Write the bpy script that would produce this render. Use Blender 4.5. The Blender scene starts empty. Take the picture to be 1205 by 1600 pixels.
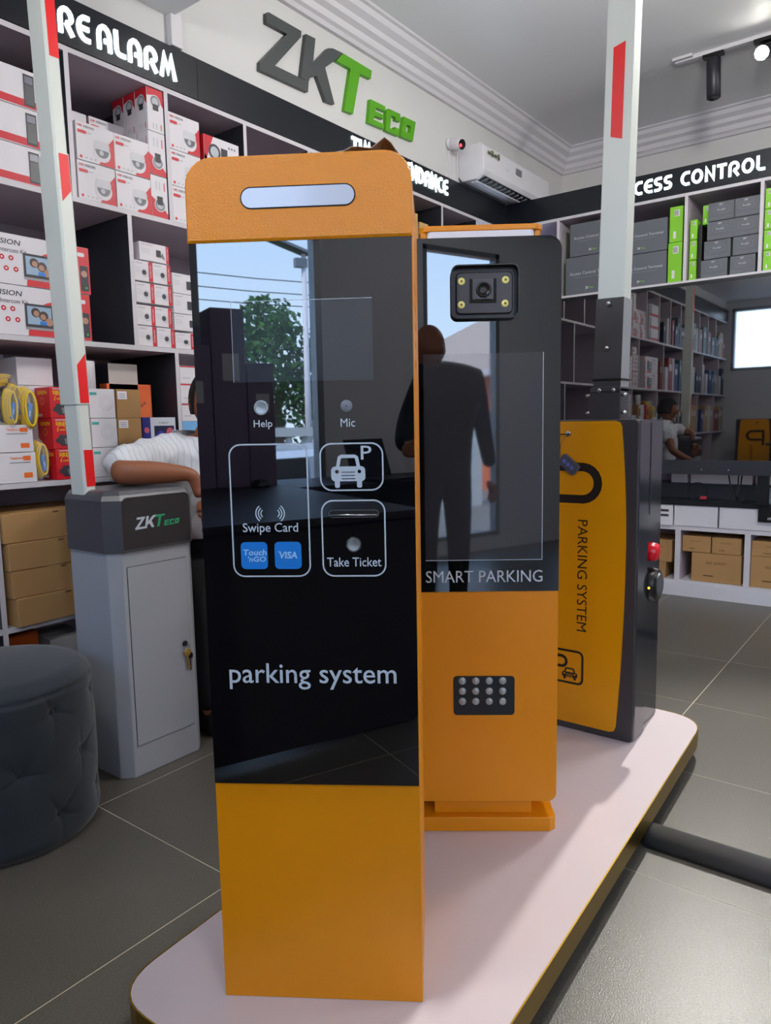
import bpy, bmesh, math, random
from mathutils import Vector, Matrix
random.seed(7)
SC = bpy.context.scene
COL = SC.collection
PI = math.pi
R = math.radians

# ---------------------------------------------------------------- camera, sky, light, exposure
YAW, PITCH, ROLL, FOC = 37.43258, 6.84473, -1.083256, 1139.94
cam = bpy.data.cameras.new('camera'); camo = bpy.data.objects.new('camera', cam); COL.objects.link(camo)
cam.sensor_fit = 'HORIZONTAL'; cam.sensor_width = 36.0; cam.lens = FOC / 1205 * 36.0
cam.clip_start = 0.02; cam.clip_end = 300
_y, _p, _r = R(YAW), R(PITCH), R(ROLL)
_f = Vector((math.cos(_y) * math.cos(_p), math.sin(_y) * math.cos(_p), -math.sin(_p)))
_rt = Vector((math.sin(_y), -math.cos(_y), 0)); _u = _rt.cross(_f)
_r2 = _rt * math.cos(_r) + _u * math.sin(_r); _u2 = -_rt * math.sin(_r) + _u * math.cos(_r)
camo.matrix_world = Matrix(((_r2.x, _u2.x, -_f.x, 0), (_r2.y, _u2.y, -_f.y, 0), (_r2.z, _u2.z, -_f.z, 1.1), (0, 0, 0, 1)))
SC.camera = camo

world = bpy.data.worlds.new('sky'); SC.world = world; world.use_nodes = True
wn = world.node_tree; wn.nodes.clear()
_o = wn.nodes.new('ShaderNodeOutputWorld'); _b = wn.nodes.new('ShaderNodeBackground')
_tc = wn.nodes.new('ShaderNodeTexCoord'); _sp = wn.nodes.new('ShaderNodeSeparateXYZ'); _cr = wn.nodes.new('ShaderNodeValToRGB')
wn.links.new(_tc.outputs['Generated'], _sp.inputs[0]); wn.links.new(_sp.outputs['Z'], _cr.inputs[0])
_cr.color_ramp.elements[0].position = 0.0; _cr.color_ramp.elements[0].color = (0.62, 0.80, 1.0, 1)
_cr.color_ramp.elements[1].position = 0.6; _cr.color_ramp.elements[1].color = (0.24, 0.48, 0.95, 1)
wn.links.new(_cr.outputs[0], _b.inputs['Color']); _b.inputs['Strength'].default_value = 9.0
wn.links.new(_b.outputs[0], _o.inputs[0])

sun = bpy.data.lights.new('sun', 'SUN'); sun.energy = 16.0; sun.angle = R(2); sun.color = (1, .95, .86)
suno = bpy.data.objects.new('sun', sun); COL.objects.link(suno)
suno.rotation_euler = (R(38), R(8), R(150)); suno.location = (-8, -8, 12)

def area(name, loc, size, power, color=(1, 1, 1), rot=(0, 0, 0), sizey=None):
    l = bpy.data.lights.new(name, 'AREA'); l.energy = power; l.color = color
    l.shape = 'RECTANGLE'; l.size = size; l.size_y = sizey or size
    o = bpy.data.objects.new(name, l); COL.objects.link(o); o.location = loc; o.rotation_euler = rot
    return o
def fill_point(loc, power, color=(1, .97, .94), r=.12):  # point lights without fixtures, added to brighten walls and ceiling
    l = bpy.data.lights.new('fill_light', 'POINT'); l.energy = power; l.color = color; l.shadow_soft_size = r
    o = bpy.data.objects.new('fill_light', l); COL.objects.link(o); o.location = loc
fill_point((2.7, .5, 2.72), 66); fill_point((4.0, -2.3, 2.70), 84)
fill_point((0.2, 1.2, 2.42), 26); fill_point((-.3, -1.6, 2.42), 40)

vs = SC.view_settings
SC.display_settings.display_device = 'sRGB'
vs.view_transform = 'Standard'; vs.look = 'None'; vs.gamma = 1; vs.use_curve_mapping = False
vs.exposure = 0.15
SC.cycles.max_bounces = 8; SC.cycles.glossy_bounces = 4; SC.cycles.transmission_bounces = 4
SC.cycles.use_denoising = True
SC.cycles.sample_clamp_indirect = 6

# ---------------------------------------------------------------- materials
def lin(c):
    return tuple((v / 12.92 if v <= .04045 else ((v + .055) / 1.055) ** 2.4) for v in [x / 255 for x in c]) + (1,)
MC = {}
def mat(name, rgb=(128, 128, 128), rough=.5, metal=0, ior=1.45, emit=0, noise=0, nscale=20, bump=0, bscale=200, coat=0, alpha=1, trans=0, sheen=0, nrgb=None, bdist=.001):
    if name in MC: return MC[name]
    m = bpy.data.materials.new(name); m.use_nodes = True; nt = m.node_tree; p = nt.nodes['Principled BSDF']
    c = lin(rgb)
    p.inputs['Base Color'].default_value = c; p.inputs['Roughness'].default_value = rough
    p.inputs['Metallic'].default_value = metal; p.inputs['IOR'].default_value = ior
    p.inputs['Coat Weight'].default_value = coat; p.inputs['Coat Roughness'].default_value = .08
    p.inputs['Alpha'].default_value = alpha; p.inputs['Transmission Weight'].default_value = trans
    p.inputs['Sheen Weight'].default_value = sheen
    if emit:
        p.inputs['Emission Color'].default_value = c; p.inputs['Emission Strength'].default_value = emit
    tc = nt.nodes.new('ShaderNodeTexCoord')
    if True:
        n = nt.nodes.new('ShaderNodeTexNoise'); n.inputs['Scale'].default_value = nscale; n.inputs['Detail'].default_value = 4
        nt.links.new(tc.outputs['Object'], n.inputs['Vector'])
        mx = nt.nodes.new('ShaderNodeMixRGB'); k = noise if noise else .03
        d = lin(nrgb) if nrgb else tuple(v * (1 - k) for v in c[:3]) + (1,)
        mx.inputs[1].default_value = c; mx.inputs[2].default_value = d
        nt.links.new(n.outputs['Fac'], mx.inputs[0]); nt.links.new(mx.outputs[0], p.inputs['Base Color'])
    if bump:
        v = nt.nodes.new('ShaderNodeTexNoise'); v.inputs['Scale'].default_value = bscale; v.inputs['Detail'].default_value = 2
        nt.links.new(tc.outputs['Object'], v.inputs['Vector'])
        b = nt.nodes.new('ShaderNodeBump'); b.inputs['Strength'].default_value = bump; b.inputs['Distance'].default_value = bdist
        nt.links.new(v.outputs['Fac'], b.inputs['Height']); nt.links.new(b.outputs[0], p.inputs['Normal'])
    MC[name] = m
    return m
ORANGE = mat('orange_powder_coat', (226, 140, 0), .38, ior=1.45, bump=.15, bscale=500)
ORANGE_LEATHER = mat('orange_textured_coat', (240, 146, 2), .24, ior=1.62, bump=.8, bscale=620, bdist=.0012)
YELLOW = mat('yellow_acrylic', (222, 148, 2), .3)
BLACKGLASS = mat('black_glass', (5, 6, 10), .015, ior=2.0)
LCD = mat('lcd_glass', (44, 52, 60), .012, ior=2.0)
LCD2 = mat('lcd_glass_dim', (48, 50, 56), .03, ior=1.9)
TVGLASS = mat('television_glass', (10, 11, 14), .02, ior=2.7)
PRINT = mat('silver_print', (190, 200, 210), .5)
WHITEP = mat('white_paint', (212, 210, 214), .55)
WALL = mat('white_wall', (208, 208, 206), .7, noise=.04, nscale=3)
CEIL = mat('ceiling_paint', (236, 236, 238), .5, noise=.03, nscale=2)
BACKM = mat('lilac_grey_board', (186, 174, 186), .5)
DARKB = mat('charcoal_board', (40, 42, 50), .45)
EDGE = mat('white_board_edge', (206, 202, 206), .45)
FASC = mat('navy_black_fascia', (11, 16, 25), .3)
FASCJ = mat('fascia_joint', (8, 9, 12), .4)
GLOW = mat('glowing_letter', (232, 250, 255), .4, emit=2.2)
SIGNG = mat('sign_grey', (72, 76, 76), .4)
SIGNGR = mat('sign_green', (84, 160, 22), .4)
CARD = mat('brown_cardboard', (172, 132, 84), .75, noise=.12, nscale=14)
CARDD = mat('cardboard_print', (92, 66, 40), .8)
BOXW = mat('white_carton', (224, 220, 224), .5, noise=.03, nscale=30)
REDP = mat('red_print', (196, 28, 44), .45)
DKP = mat('dark_print', (58, 58, 64), .5)
GYP = mat('pale_grey_print', (186, 188, 194), .5)
MGP = mat('mid_grey_print', (120, 122, 128), .5)
TEALP = mat('teal_print', (70, 170, 160), .5)
ORP = mat('orange_print', (236, 110, 40), .5)
YLP = mat('yellow_print', (248, 196, 30), .5)
BLUEP = mat('blue_print', (22, 122, 210), .4, emit=.0)
LBLUE = mat('light_blue_print', (160, 205, 245), .4)
GRN = mat('lime_carton', (126, 196, 40), .5)
GREYC = mat('grey_carton', (92, 96, 102), .55)
SILV = mat('brushed_steel', (190, 190, 188), .25, metal=1)
SILVR = mat('turned_steel', (176, 178, 176), .42, metal=.9, bump=.3, bscale=90)
DSILV = mat('dull_steel', (120, 122, 124), .35, metal=1)
GATEG = mat('gate_silver_paint', (158, 162, 168), .42, bump=.1, bscale=300)
GATED = mat('gate_dark_textured', (66, 68, 74), .33, bump=.6, bscale=330, bdist=.0008, ior=1.6)
GATEF = mat('gate_dark_label', (46, 44, 46), .4)
BOOMW = mat('boom_white', (214, 220, 212), .35)
TAPE = mat('red_reflective_tape', (228, 8, 18), .4)
CHAR = mat('charcoal_metal', (58, 56, 58), .4)
CHARG = mat('charcoal_gloss', (36, 40, 46), .12, ior=1.8)
BLK = mat('black_plastic', (14, 14, 16), .35)
RUB = mat('black_rubber', (10, 10, 10), .7)
VELV = mat('slate_velvet', (40, 50, 57), .85, sheen=.2, noise=.6, nscale=6, nrgb=(20, 26, 32))
PLATW = mat('white_laminate', (204, 192, 195), .16, ior=1.5)
BRASS = mat('brass_trim', (168, 138, 52), .3, metal=1)
TILE = mat('grey_stone_tile', (100, 96, 88), .34, noise=.35, nscale=220, bump=.55, bscale=330, nrgb=(54, 52, 47), bdist=.0008)
GROUT = mat('tile_grout', (196, 190, 170), .8)
LAMPW = mat('milk_acrylic', (236, 232, 238), .4)
LEDY = mat('led_lens', (225, 222, 140), .2, emit=.15)
SKIN = mat('brown_skin', (142, 88, 60), .5, bump=.1, bscale=60)
SHIRT = mat('white_striped_shirt', (222, 226, 232), .8)
TROUS = mat('black_trousers', (16, 17, 20), .8)
HAIR = mat('black_hair', (12, 11, 11), .7, bump=1, bscale=200, bdist=.003)
YCAB = mat('yellow_cable', (238, 200, 20), .4)
BLUT = mat('blue_label', (60, 130, 210), .3)
BAG = mat('clear_bag', (230, 230, 235), .12, alpha=.16)
SIRR = mat('siren_red_carton', (206, 26, 40), .4)
BOTG = mat('clear_bottle', (200, 215, 215), .05, alpha=.35)

# ---------------------------------------------------------------- mesh builder
_text_cache = {}
def text_geo(s, bold=0):
    k = (s, bold)
    if k not in _text_cache:
        c = bpy.data.curves.new('t', 'FONT'); c.body = s; c.resolution_u = 3; c.offset = bold; c.fill_mode = 'FRONT'
        o = bpy.data.objects.new('t', c)
        me = bpy.data.meshes.new_from_object(o)
        vs_ = [(v.co.x, v.co.y) for v in me.vertices]; fs = [tuple(p.vertices) for p in me.polygons]
        bpy.data.objects.remove(o); bpy.data.meshes.remove(me); bpy.data.curves.remove(c)
        x0 = min(v[0] for v in vs_); x1 = max(v[0] for v in vs_); y0 = min(v[1] for v in vs_); y1 = max(v[1] for v in vs_)
        _text_cache[k] = ([((x - x0) / (x1 - x0), (y - y0) / (y1 - y0)) for x, y in vs_], fs)
    return _text_cache[k]
def rrect(x0, x1, z0, z1, r, seg=5, corners='abcd'):
    """outline counter-clockwise from lower left; corners: a low-left b low-right c top-right d top-left"""
    out = []
    for key, cx, cz, a0, px, pz in (('a', x0 + r, z0 + r, PI, x0, z0), ('b', x1 - r, z0 + r, 1.5 * PI, x1, z0),
                                    ('c', x1 - r, z1 - r, 0, x1, z1), ('d', x0 + r, z1 - r, .5 * PI, x0, z1)):
        if key in corners and r > 0:
            for i in range(seg + 1):
                a = a0 + .5 * PI * i / seg; out.append((cx + r * math.cos(a), cz + r * math.sin(a)))
        else: out.append((px, pz))
    return out
def circ(cx, cz, r, n=20, rz=None):
    rz = rz or r
    return [(cx + r * math.cos(2 * PI * i / n), cz + rz * math.sin(2 * PI * i / n)) for i in range(n)]
def arc(cx, cz, r, a0, a1, n=8):
    return [(cx + r * math.cos(R(a0 + (a1 - a0) * i / n)), cz + r * math.sin(R(a0 + (a1 - a0) * i / n))) for i in range(n + 1)]

class MB:
    def __init__(s): s.v = []; s.f = []; s.m = []; s.mats = []; s.sm = []
    def mi(s, m):
        if m not in s.mats: s.mats.append(m)
        return s.mats.index(m)
    def add(s, vs_, fs, m, smooth=False):
        b = len(s.v); s.v += [tuple(v) for v in vs_]; k = s.mi(m)
        for f in fs: s.f.append(tuple(i + b for i in f)); s.m.append(k); s.sm.append(smooth)
    def box(s, x0, x1, y0, y1, z0, z1, m, fm=None):
        """fm: dict face->material; faces: front(-y) back left(-x) right top bottom"""
        v = [(x0, y0, z0), (x1, y0, z0), (x1, y1, z0), (x0, y1, z0), (x0, y0, z1), (x1, y0, z1), (x1, y1, z1), (x0, y1, z1)]
        F = {'front': (0, 1, 5, 4), 'right': (1, 2, 6, 5), 'back': (2, 3, 7, 6), 'left': (3, 0, 4, 7), 'top': (4, 5, 6, 7), 'bottom': (3, 2, 1, 0)}
        fm = fm or {}
        for k, f in F.items(): s.add(v, [f], fm.get(k, m))
        return s
    def prism(s, pts, y0, y1, m, cap=None, smooth=False, axis='y', bevel=0):
        """pts outline in (x,z) ccw seen from -y ; extruded y0(front)->y1"""
        n = len(pts)
        def P(a, b, y):
            return (a, y, b) if axis == 'y' else ((a, b, y) if axis == 'z' else (y, a, b))
        rings = [(pts, y0), (pts, y1)]
        if bevel:
            cx = sum(p[0] for p in pts) / n; cz = sum(p[1] for p in pts) / n
            w = max(p[0] for p in pts) - min(p[0] for p in pts); h = max(p[1] for p in pts) - min(p[1] for p in pts)
            sh = [(cx + (p[0] - cx) * (1 - 2 * bevel / w), cz + (p[1] - cz) * (1 - 2 * bevel / h)) for p in pts]
            sg = 1 if y1 > y0 else -1
            rings = [(sh, y0), (pts, y0 + sg * bevel), (pts, y1)]
        vs_ = []
        for rp, yy in rings: vs_ += [P(a, b, yy) for a, b in rp]
        fs = []
        for k in range(len(rings) - 1):
            for i in range(n):
                j = (i + 1) % n; fs.append((k * n + i, k * n + n + i, k * n + n + j, k * n + j))
        s.add(vs_, fs, m, smooth)
        s.add([P(a, b, rings[0][1]) for a, b in rings[0][0]], [tuple(range(n))], cap or m)
        s.add([P(a, b, y1) for a, b in pts], [tuple(reversed(range(n)))], m)
        return s
    def flat(s, pts, y, m):
        s.add([(a, y, b) for a, b in pts], [tuple(range(len(pts)))], m); return s
    def rect(s, x0, x1, z0, z1, y, m): return s.flat([(x0, z0), (x1, z0), (x1, z1), (x0, z1)], y, m)
    def text(s, t, x0, x1, z0, z1, y, m, bold=0, shear=0, depth=0):
        g, fs = text_geo(t, bold)
        P = [(x0 + (x1 - x0) * a + shear * (b) * (z1 - z0), y, z0 + (z1 - z0) * b) for a, b in g]
        s.add(P, fs, m); return s
    def vtext(s, t, x0, x1, z0, z1, y, m, bold=0):
        """reads top to bottom, tops of letters to the right"""
        g, fs = text_geo(t, bold)
        s.add([(x0 + (x1 - x0) * b, y, z1 - (z1 - z0) * a) for a, b in g], fs, m); return s
    def ribbon(s, pts, w, y0, m, y1=None, closed=False):
        n = len(pts); L = []; Rr = []
        for i in range(n):
            a = pts[i - 1] if (i > 0 or closed) else pts[i]; c = pts[(i + 1) % n] if (i < n - 1 or closed) else pts[i]
            b = pts[i]
            d1 = Vector((b[0] - a[0], b[1] - a[1])); d2 = Vector((c[0] - b[0], c[1] - b[1]))
            if d1.length < 1e-9: d1 = d2
            if d2.length < 1e-9: d2 = d1
            d1 = d1.normalized(); d2 = d2.normalized(); t = (d1 + d2)
            t = t.normalized() if t.length > 1e-6 else d1
            nn = Vector((-t.y, t.x)); k = 1 / max(.45, abs(nn.dot(Vector((-d1.y, d1.x)))))
            L.append((b[0] + nn.x * w / 2 * k, b[1] + nn.y * w / 2 * k)); Rr.append((b[0] - nn.x * w / 2 * k, b[1] - nn.y * w / 2 * k))
        q = n if closed else n - 1
        for i in range(q):
            j = (i + 1) % n; quad = [Rr[i], Rr[j], L[j], L[i]]
            s.add([(a, y0, b) for a, b in quad], [(0, 1, 2, 3)], m)
            if y1 is not None:
                s.add([(a, y0, b) for a, b in quad] + [(a, y1, b) for a, b in quad], [(0, 4, 5, 1), (3, 2, 6, 7), (4, 7, 6, 5), (0, 3, 7, 4), (1, 5, 6, 2)], m)
        return s
    def lathe(s, prof, m, origin=(0, 0, 0), axis='z', n=24, smooth=True):
        """prof: list of (r, h)"""
        vs_ = []; fs = []
        for r, h in prof:
            for i in range(n):
                a = 2 * PI * i / n; c, d = r * math.cos(a), r * math.sin(a)
                if axis == 'z': p = (c, d, h)
                elif axis == 'y': p = (c, -h, d)      # h towards viewer (-y)
                else: p = (h, c, d)
                vs_.append((p[0] + origin[0], p[1] + origin[1], p[2] + origin[2]))
        for k in range(len(prof) - 1):
            for i in range(n):
                j = (i + 1) % n; fs.append((k * n + i, k * n + j, k * n + n + j, k * n + n + i))
        if prof[0][0] > 1e-6: fs.append(tuple(reversed(range(n))))
        if prof[-1][0] > 1e-6: fs.append(tuple((len(prof) - 1) * n + i for i in range(n)))
        s.add(vs_, fs, m, smooth); return s
    def tube(s, pts, r, m, n=8, closed=False):
        pts = [Vector(p) for p in pts]; N = len(pts); vs_ = []; fs = []
        up = Vector((0, 0, 1)); prev = None
        for i in range(N):
            a = pts[i - 1] if (i > 0 or closed) else pts[i]; c = pts[(i + 1) % N] if (i < N - 1 or closed) else pts[i]
            t = (c - a).normalized()
            if prev is None:
                ref = up if abs(t.z) < .9 else Vector((1, 0, 0)); nx = t.cross(ref).normalized()
            else:
                nx = (prev - t * prev.dot(t)); nx = nx.normalized() if nx.length > 1e-6 else t.cross(up).normalized()
            prev = nx; ny = t.cross(nx)
            rr = r[i] if isinstance(r, (list, tuple)) else r
            for k in range(n):
                an = 2 * PI * k / n; vs_.append(pts[i] + nx * rr * math.cos(an) + ny * rr * math.sin(an))
        for i in range(N if closed else N - 1):
            j = (i + 1) % N
            for k in range(n):
                l = (k + 1) % n; fs.append((i * n + k, i * n + l, j * n + l, j * n + k))
        if not closed: fs += [tuple(reversed(range(n))), tuple((N - 1) * n + k for k in range(n))]
        s.add(vs_, fs, m, True); return s
    def xf(s, M):
        s.v = [tuple(M @ Vector(v)) for v in s.v]; return s
    def build(s, name, parent=None, loc=None, bevel=0, label=None):
        me = bpy.data.meshes.new(name); me.from_pydata(s.v, [], s.f)
        for m in s.mats: me.materials.append(m)
        me.polygons.foreach_set('material_index', s.m); me.polygons.foreach_set('use_smooth', s.sm); me.update()
        bm = bmesh.new(); bm.from_mesh(me); bmesh.ops.remove_doubles(bm, verts=bm.verts, dist=1e-6)
        if any(len(f.verts) > 4 for f in bm.faces):
            pass
        bm.to_mesh(me); bm.free()
        o = bpy.data.objects.new(name, me); COL.objects.link(o)
        if parent: o.parent = parent
        if loc: o.location = loc
        if bevel:
            b = o.modifiers.new('bevel', 'BEVEL'); b.width = bevel; b.segments = 2; b.limit_method = 'ANGLE'; b.angle_limit = R(40)
        if label: o['label'] = label
        return o
def tag(o, label, cat, group=None):
    o['label'] = label; o['category'] = cat
    if group: o['group'] = group
    return o
def thing(name, label, cat, loc=(0, 0, 0), rz=0, group=None):
    o = bpy.data.objects.new(name, None); COL.objects.link(o); o.empty_display_size = .05
    o.location = loc; o.rotation_euler = (0, 0, R(rz)); return tag(o, label, cat, group)
def st(o): o['kind'] = 'structure'; return o
def dup(root, loc, rz=None, label=None, group=None, scale=None):
    r = root.copy(); COL.objects.link(r); r.location = loc
    if rz is not None: r.rotation_euler = (0, 0, R(rz))
    if label: r['label'] = label
    if group: r['group'] = group
    if scale: r.scale = scale
    for ch in list(root.children):
        c = ch.copy(); COL.objects.link(c); c.parent = r
        for g in ch.children:
            d = g.copy(); COL.objects.link(d); d.parent = c
    return r

# ---------------------------------------------------------------- setting
XW, YW = 5.64, 2.51        # far wall, left upper wall
XF, YR = -2.0, -6.0        # storefront, right wall
ZC, ZS, XS = 3.17, 2.70, 1.95
GROUNDZ = -.12
fl = st(MB().box(XF - .1, XW + .1, YR - .1, 3.05, -.1, -.0006, GROUT).build('floor'))
T = .6
me0 = {}
def tile_mesh(w, h):
    k = (round(w, 3), round(h, 3))
    if k not in me0:
        b = MB(); b.box(.0014, w - .0014, .0014, h - .0014, -.0025, 0, TILE); o = b.build('floor_tile'); me0[k] = o.data; bpy.data.objects.remove(o)
    return me0[k]
xs = [1.089 + T * k for k in range(-6, 9)]; ys = [.72 + T * k for k in range(-12, 5)]
for i in range(len(xs) - 1):
    for j in range(len(ys) - 1):
        x0, x1 = max(xs[i], XF), min(xs[i + 1], XW); y0, y1 = max(ys[j], YR), min(ys[j + 1], 2.97)
        if x1 - x0 < .05 or y1 - y0 < .05: continue
        o = bpy.data.objects.new('floor_tile', tile_mesh(x1 - x0, y1 - y0)); COL.objects.link(o); o.location = (x0, y0, 0); o.parent = fl
# walls
st(MB().box(XF, XW, 2.951, 3.05, 0, 2.405, BACKM).build('wall_left_lower'))
st(MB().box(XF, XW + .1, YW, 3.05, 2.412, 3.3, WALL).build('wall_left'))
st(MB().box(XW, XW + .1, YR, YW, 0, 3.3, WALL).build('wall_back'))
st(MB().box(XF - .1, XW + .1, YR - .1, YR, 0, 3.3, WALL).build('wall_right'))
st(MB().box(XS, XW + .1, YR, YW + .4, ZC, ZC + .1, CEIL).build('ceiling'))
st(MB().box(XF - .1, XS, YR, YW + .4, ZS, ZC + .1, CEIL).build('ceiling_soffit'))
st(MB().box(XS - .02, XS + .03, YW - .03, YW, 2.585, ZS + .02, WHITEP).build('trim_1'))
# crown moulding, swept profile (d = distance off wall, z)
PR = [(0, 3.01), (.02, 3.012), (.03, 3.03), (.045, 3.04), (.05, 3.07), (.075, 3.085), (.08, 3.11), (.11, 3.13), (.12, 3.155), (.135, 3.16), (.14, 3.17), (0, 3.17)]
b = MB(); n = len(PR)
path = [((XS, YW), (0, -1)), ((XW, YW), (-1, -1)), ((XW, YR), (-1, 0))]
vsx = [(p[0] + d[0] * a, p[1] + d[1] * a, z) for p, d in path for a, z in PR]
b.add(vsx, [(k * n + i, k * n + i + 1, k * n + n + i + 1, k * n + n + i) for k in range(2) for i in range(n - 1)], WHITEP)
st(b.build('trim_2'))

# storefront: wall_front with glazed openings  (y0,y1,z0,z1)
OPEN = [(-5.75, -4.5, .10, 2.62), (-4.4, -3.15, .10, 2.62), (-2.35, -1.55, .12, 2.5), (-.55, .20, .12, 2.68), (1.62, 2.44, 1.75, 2.6)]  # first two: unseen glazing added to bring in more daylight
FRW = mat('storefront_wall', (205, 207, 212), .6)
b = MB(); ycur = YR
for y0, y1, z0, z1 in OPEN:
    b.box(XF - .1, XF, ycur, y0, 0, ZS, FRW); b.box(XF - .1, XF, y0, y1, 0, z0, FRW); b.box(XF - .1, XF, y0, y1, z1, ZS, FRW); ycur = y1
b.box(XF - .1, XF, ycur, 3.05, 0, ZS, FRW)
st(b.build('wall_front'))
WF = mat('window_frame_grey', (120, 124, 128), .35, metal=.3)
PANE = mat('window_pane', (255, 255, 255), .0, ior=1.1, alpha=.06)
for i, (y0, y1, z0, z1) in enumerate(OPEN):
    r = bpy.data.objects.new('window_%d' % (i + 1), None); COL.objects.link(r); r.location = (XF - .05, (y0 + y1) / 2, z0); st(r)
    b = MB(); w = (y1 - y0) / 2; h = z1 - z0; q = .04
    b.box(-.03, .05, -w, -w + q, 0, h, WF); b.box(-.03, .05, w - q, w, 0, h, WF); b.box(-.03, .05, -w, w, 0, q, WF); b.box(-.03, .05, -w, w, h - q, h, WF)
    b.build('window_frame', r)
    MB().box(-.004, .004, -w + q, w - q, q, h - q, PANE).build('pane', r)

# ---------------------------------------------------------------- display plinth (white top, brass edge)
PT = .1
outer = [(.655, 1.10), (1.6, 1.235), (2.5, 1.235)]
def corner(p, a, c, r, n=7):
    p, a, c = Vector(p), Vector(a), Vector(c); d1 = (a - p).normalized(); d2 = (c - p).normalized()
    s_, e_ = p + d1 * r, p + d2 * r; return [tuple((1 - t) ** 2 * s_ + 2 * t * (1 - t) * p + t * t * e_) for t in [k / n for k in range(n + 1)]]
Q = [(.565, 1.085), (1.04, .43), (1.04, .43), (2.53, .595), (2.53, 1.30), (.6, 1.12)]
Q = [(.640, 1.130), (.668, .508), (2.50, .585), (2.50, 1.235)]
pl = []
rad = [.10, .08, .13, .1]
for i in range(4): pl += corner(Q[i], Q[i - 1], Q[(i + 1) % 4], rad[i])
root = thing('display_plinth', 'low white glossy display platform with a brass edge under the orange parking kiosks', 'platform', (1.6, .85, 0))
sh = [(x - 1.6, y - .85) for x, y in pl]
MB().prism(sh, .045, PT, PLATW, axis='z').build('platform_top', root)
def scale_out(pts, d):
    out = []
    for i in range(len(pts)):
        a, c = Vector(pts[i - 1]), Vector(pts[(i + 1) % len(pts)]); t = (c - a).normalized(); out.append((pts[i][0] + t.y * d, pts[i][1] - t.x * d))
    return out
so = scale_out(sh, .003)
b = MB(); n = len(sh)
for ring in ((so, .046, so, .1008), (so, .1008, sh, .1008), ):
    A_, za, B_, zb = ring
    b.add([(x, y, za) for x, y in A_] + [(x, y, zb) for x, y in B_], [(i, (i + 1) % n, n + (i + 1) % n, n + i) for i in range(n)], BRASS)
b.build('brass_edge', root)
cs = [(x * .9, y * .82) for x, y in sh]
MB().prism(cs, 0, .045, RUB, axis='z').build('base', root)

# ---------------------------------------------------------------- ticket dispenser kiosk (front)
K1 = thing('ticket_kiosk', 'tall orange parking ticket kiosk with black glass front lettered parking system', 'parking kiosk', (.754, .955, PT), -56.53)
def z(a): return a - PT
out = rrect(0, .350, 0, z(1.511), .042, 6, 'cd')
MB().prism(out, .004, .30, ORANGE).build('body', K1, bevel=.0015)
hood = [(0, z(1.3845))] + [(.350, z(1.3845))] + [p for p in out[2:]]
MB().prism(hood, -.004, .01, ORANGE_LEATHER, bevel=.0025).build('head_cover', K1, label='textured orange head cover with rounded corners')
b = MB(); b.prism(rrect(.0865, .2645, z(1.4315), z(1.4645), .0164, 8), -.0046, 0, RUB); b.prism(rrect(.0885, .2625, z(1.4335), z(1.4625), .0144, 8), -.0052, 0, mat('milk_light_bar', (214, 220, 236), .12)); b.build('light_bar', K1)
MB().box(.002, .3485, -.003, .006, z(.501), z(1.3838), BLACKGLASS).build('glass_panel', K1)
b = MB(); x0, x1, z0, z1 = .0645, .2860, z(1.1700), z(1.2945)
b.rect(x0, x1, z0, z1, -.0034, LCD)
b.ribbon([(x0, z1), (x1, z1)], .0008, -.0037, PRINT); b.ribbon([(x0, z0), (x0, z1)], .0006, -.0037, PRINT)
b.build('display_screen', K1)
y = -.0036
for a_ in (('Help', .0935, .1235, z(1.0960), z(1.1105)), ('Mic', .2327, .2555, z(1.0975), z(1.1105)), ('Swipe Card', .0688, .1592, z(.9262), z(.9455)),
           ('Take Ticket', .2048, .2928, z(.8732), z(.8882)), ('parking system', .0355, .3140, z(.6668), z(.7115)), ('P', .2635, .2805, z(1.0455), z(1.0672))):
    b = MB(); b.text(*a_, y, PRINT, 0 if a_[0] == 'Mic' else .005); b.build('lettering', K1)
b = MB()
for x0, x1, z0, z1, r in ((.0515, .1772, .8580, 1.0720, .018), (.1985, .2980, .9970, 1.0712, .018), (.1985, .2998, .8580, .9805, .018)):
    b.ribbon(rrect(x0, x1, z(z0), z(z1), r, 6), .0024, y, PRINT, closed=True)
for k in range(3):
    b.ribbon(arc(.1225, z(.9610), .007 + .0042 * k, -52, 52, 6), .0019, y, PRINT); b.ribbon(arc(.1065, z(.9610), .007 + .0042 * k, 128, 232, 6), .0019, y, PRINT)
b.build('printed_frames', K1)
def car_icon(b, x0, x1, z0, z1, y, m, dark):
    w = x1 - x0; h = z1 - z0
    X = lambda a: x0 + a * w
    Z = lambda a: z0 + a * h
    b.ribbon([(X(.19), Z(.62)), (X(.25), Z(.93)), (X(.31), Z(.97)), (X(.69), Z(.97)), (X(.75), Z(.93)), (X(.81), Z(.62))], w * .1, y, m)
    b.flat(rrect(X(0), X(1), Z(.2), Z(.66), w * .12, 5), y - .0002, m)
    b.flat(rrect(X(.10), X(.25), Z(0), Z(.3), w * .05, 3), y - .0003, m); b.flat(rrect(X(.75), X(.90), Z(0), Z(.3), w * .05, 3), y - .0003, m)
    for c in (.17, .83): b.flat(circ(X(c), Z(.50), w * .055, 12), y - .0005, dark)
    for q in (.28, .38, .48): b.ribbon([(X(.3), Z(q)), (X(.7), Z(q))], h * .025, y - .0005, dark)
b = MB(); car_icon(b, .2155, .2700, z(1.0010), z(1.0525), y, PRINT, BLACKGLASS); b.build('car_symbol', K1)
b = MB(); b.flat(rrect(.0640, .1078, z(.8700), z(.9145), .007, 5), y, BLUEP)
b.text('Touch', .0670, .1058, z(.8925), z(.9025), y - .0003, LBLUE, .025, .12); b.text("'nGO", .0745, .1045, z(.8820), z(.8910), y - .0003, LBLUE, .025, .12)
b.flat(rrect(.1195, .1633, z(.8700), z(.9145), .007, 5), y, BLUEP)
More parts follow.
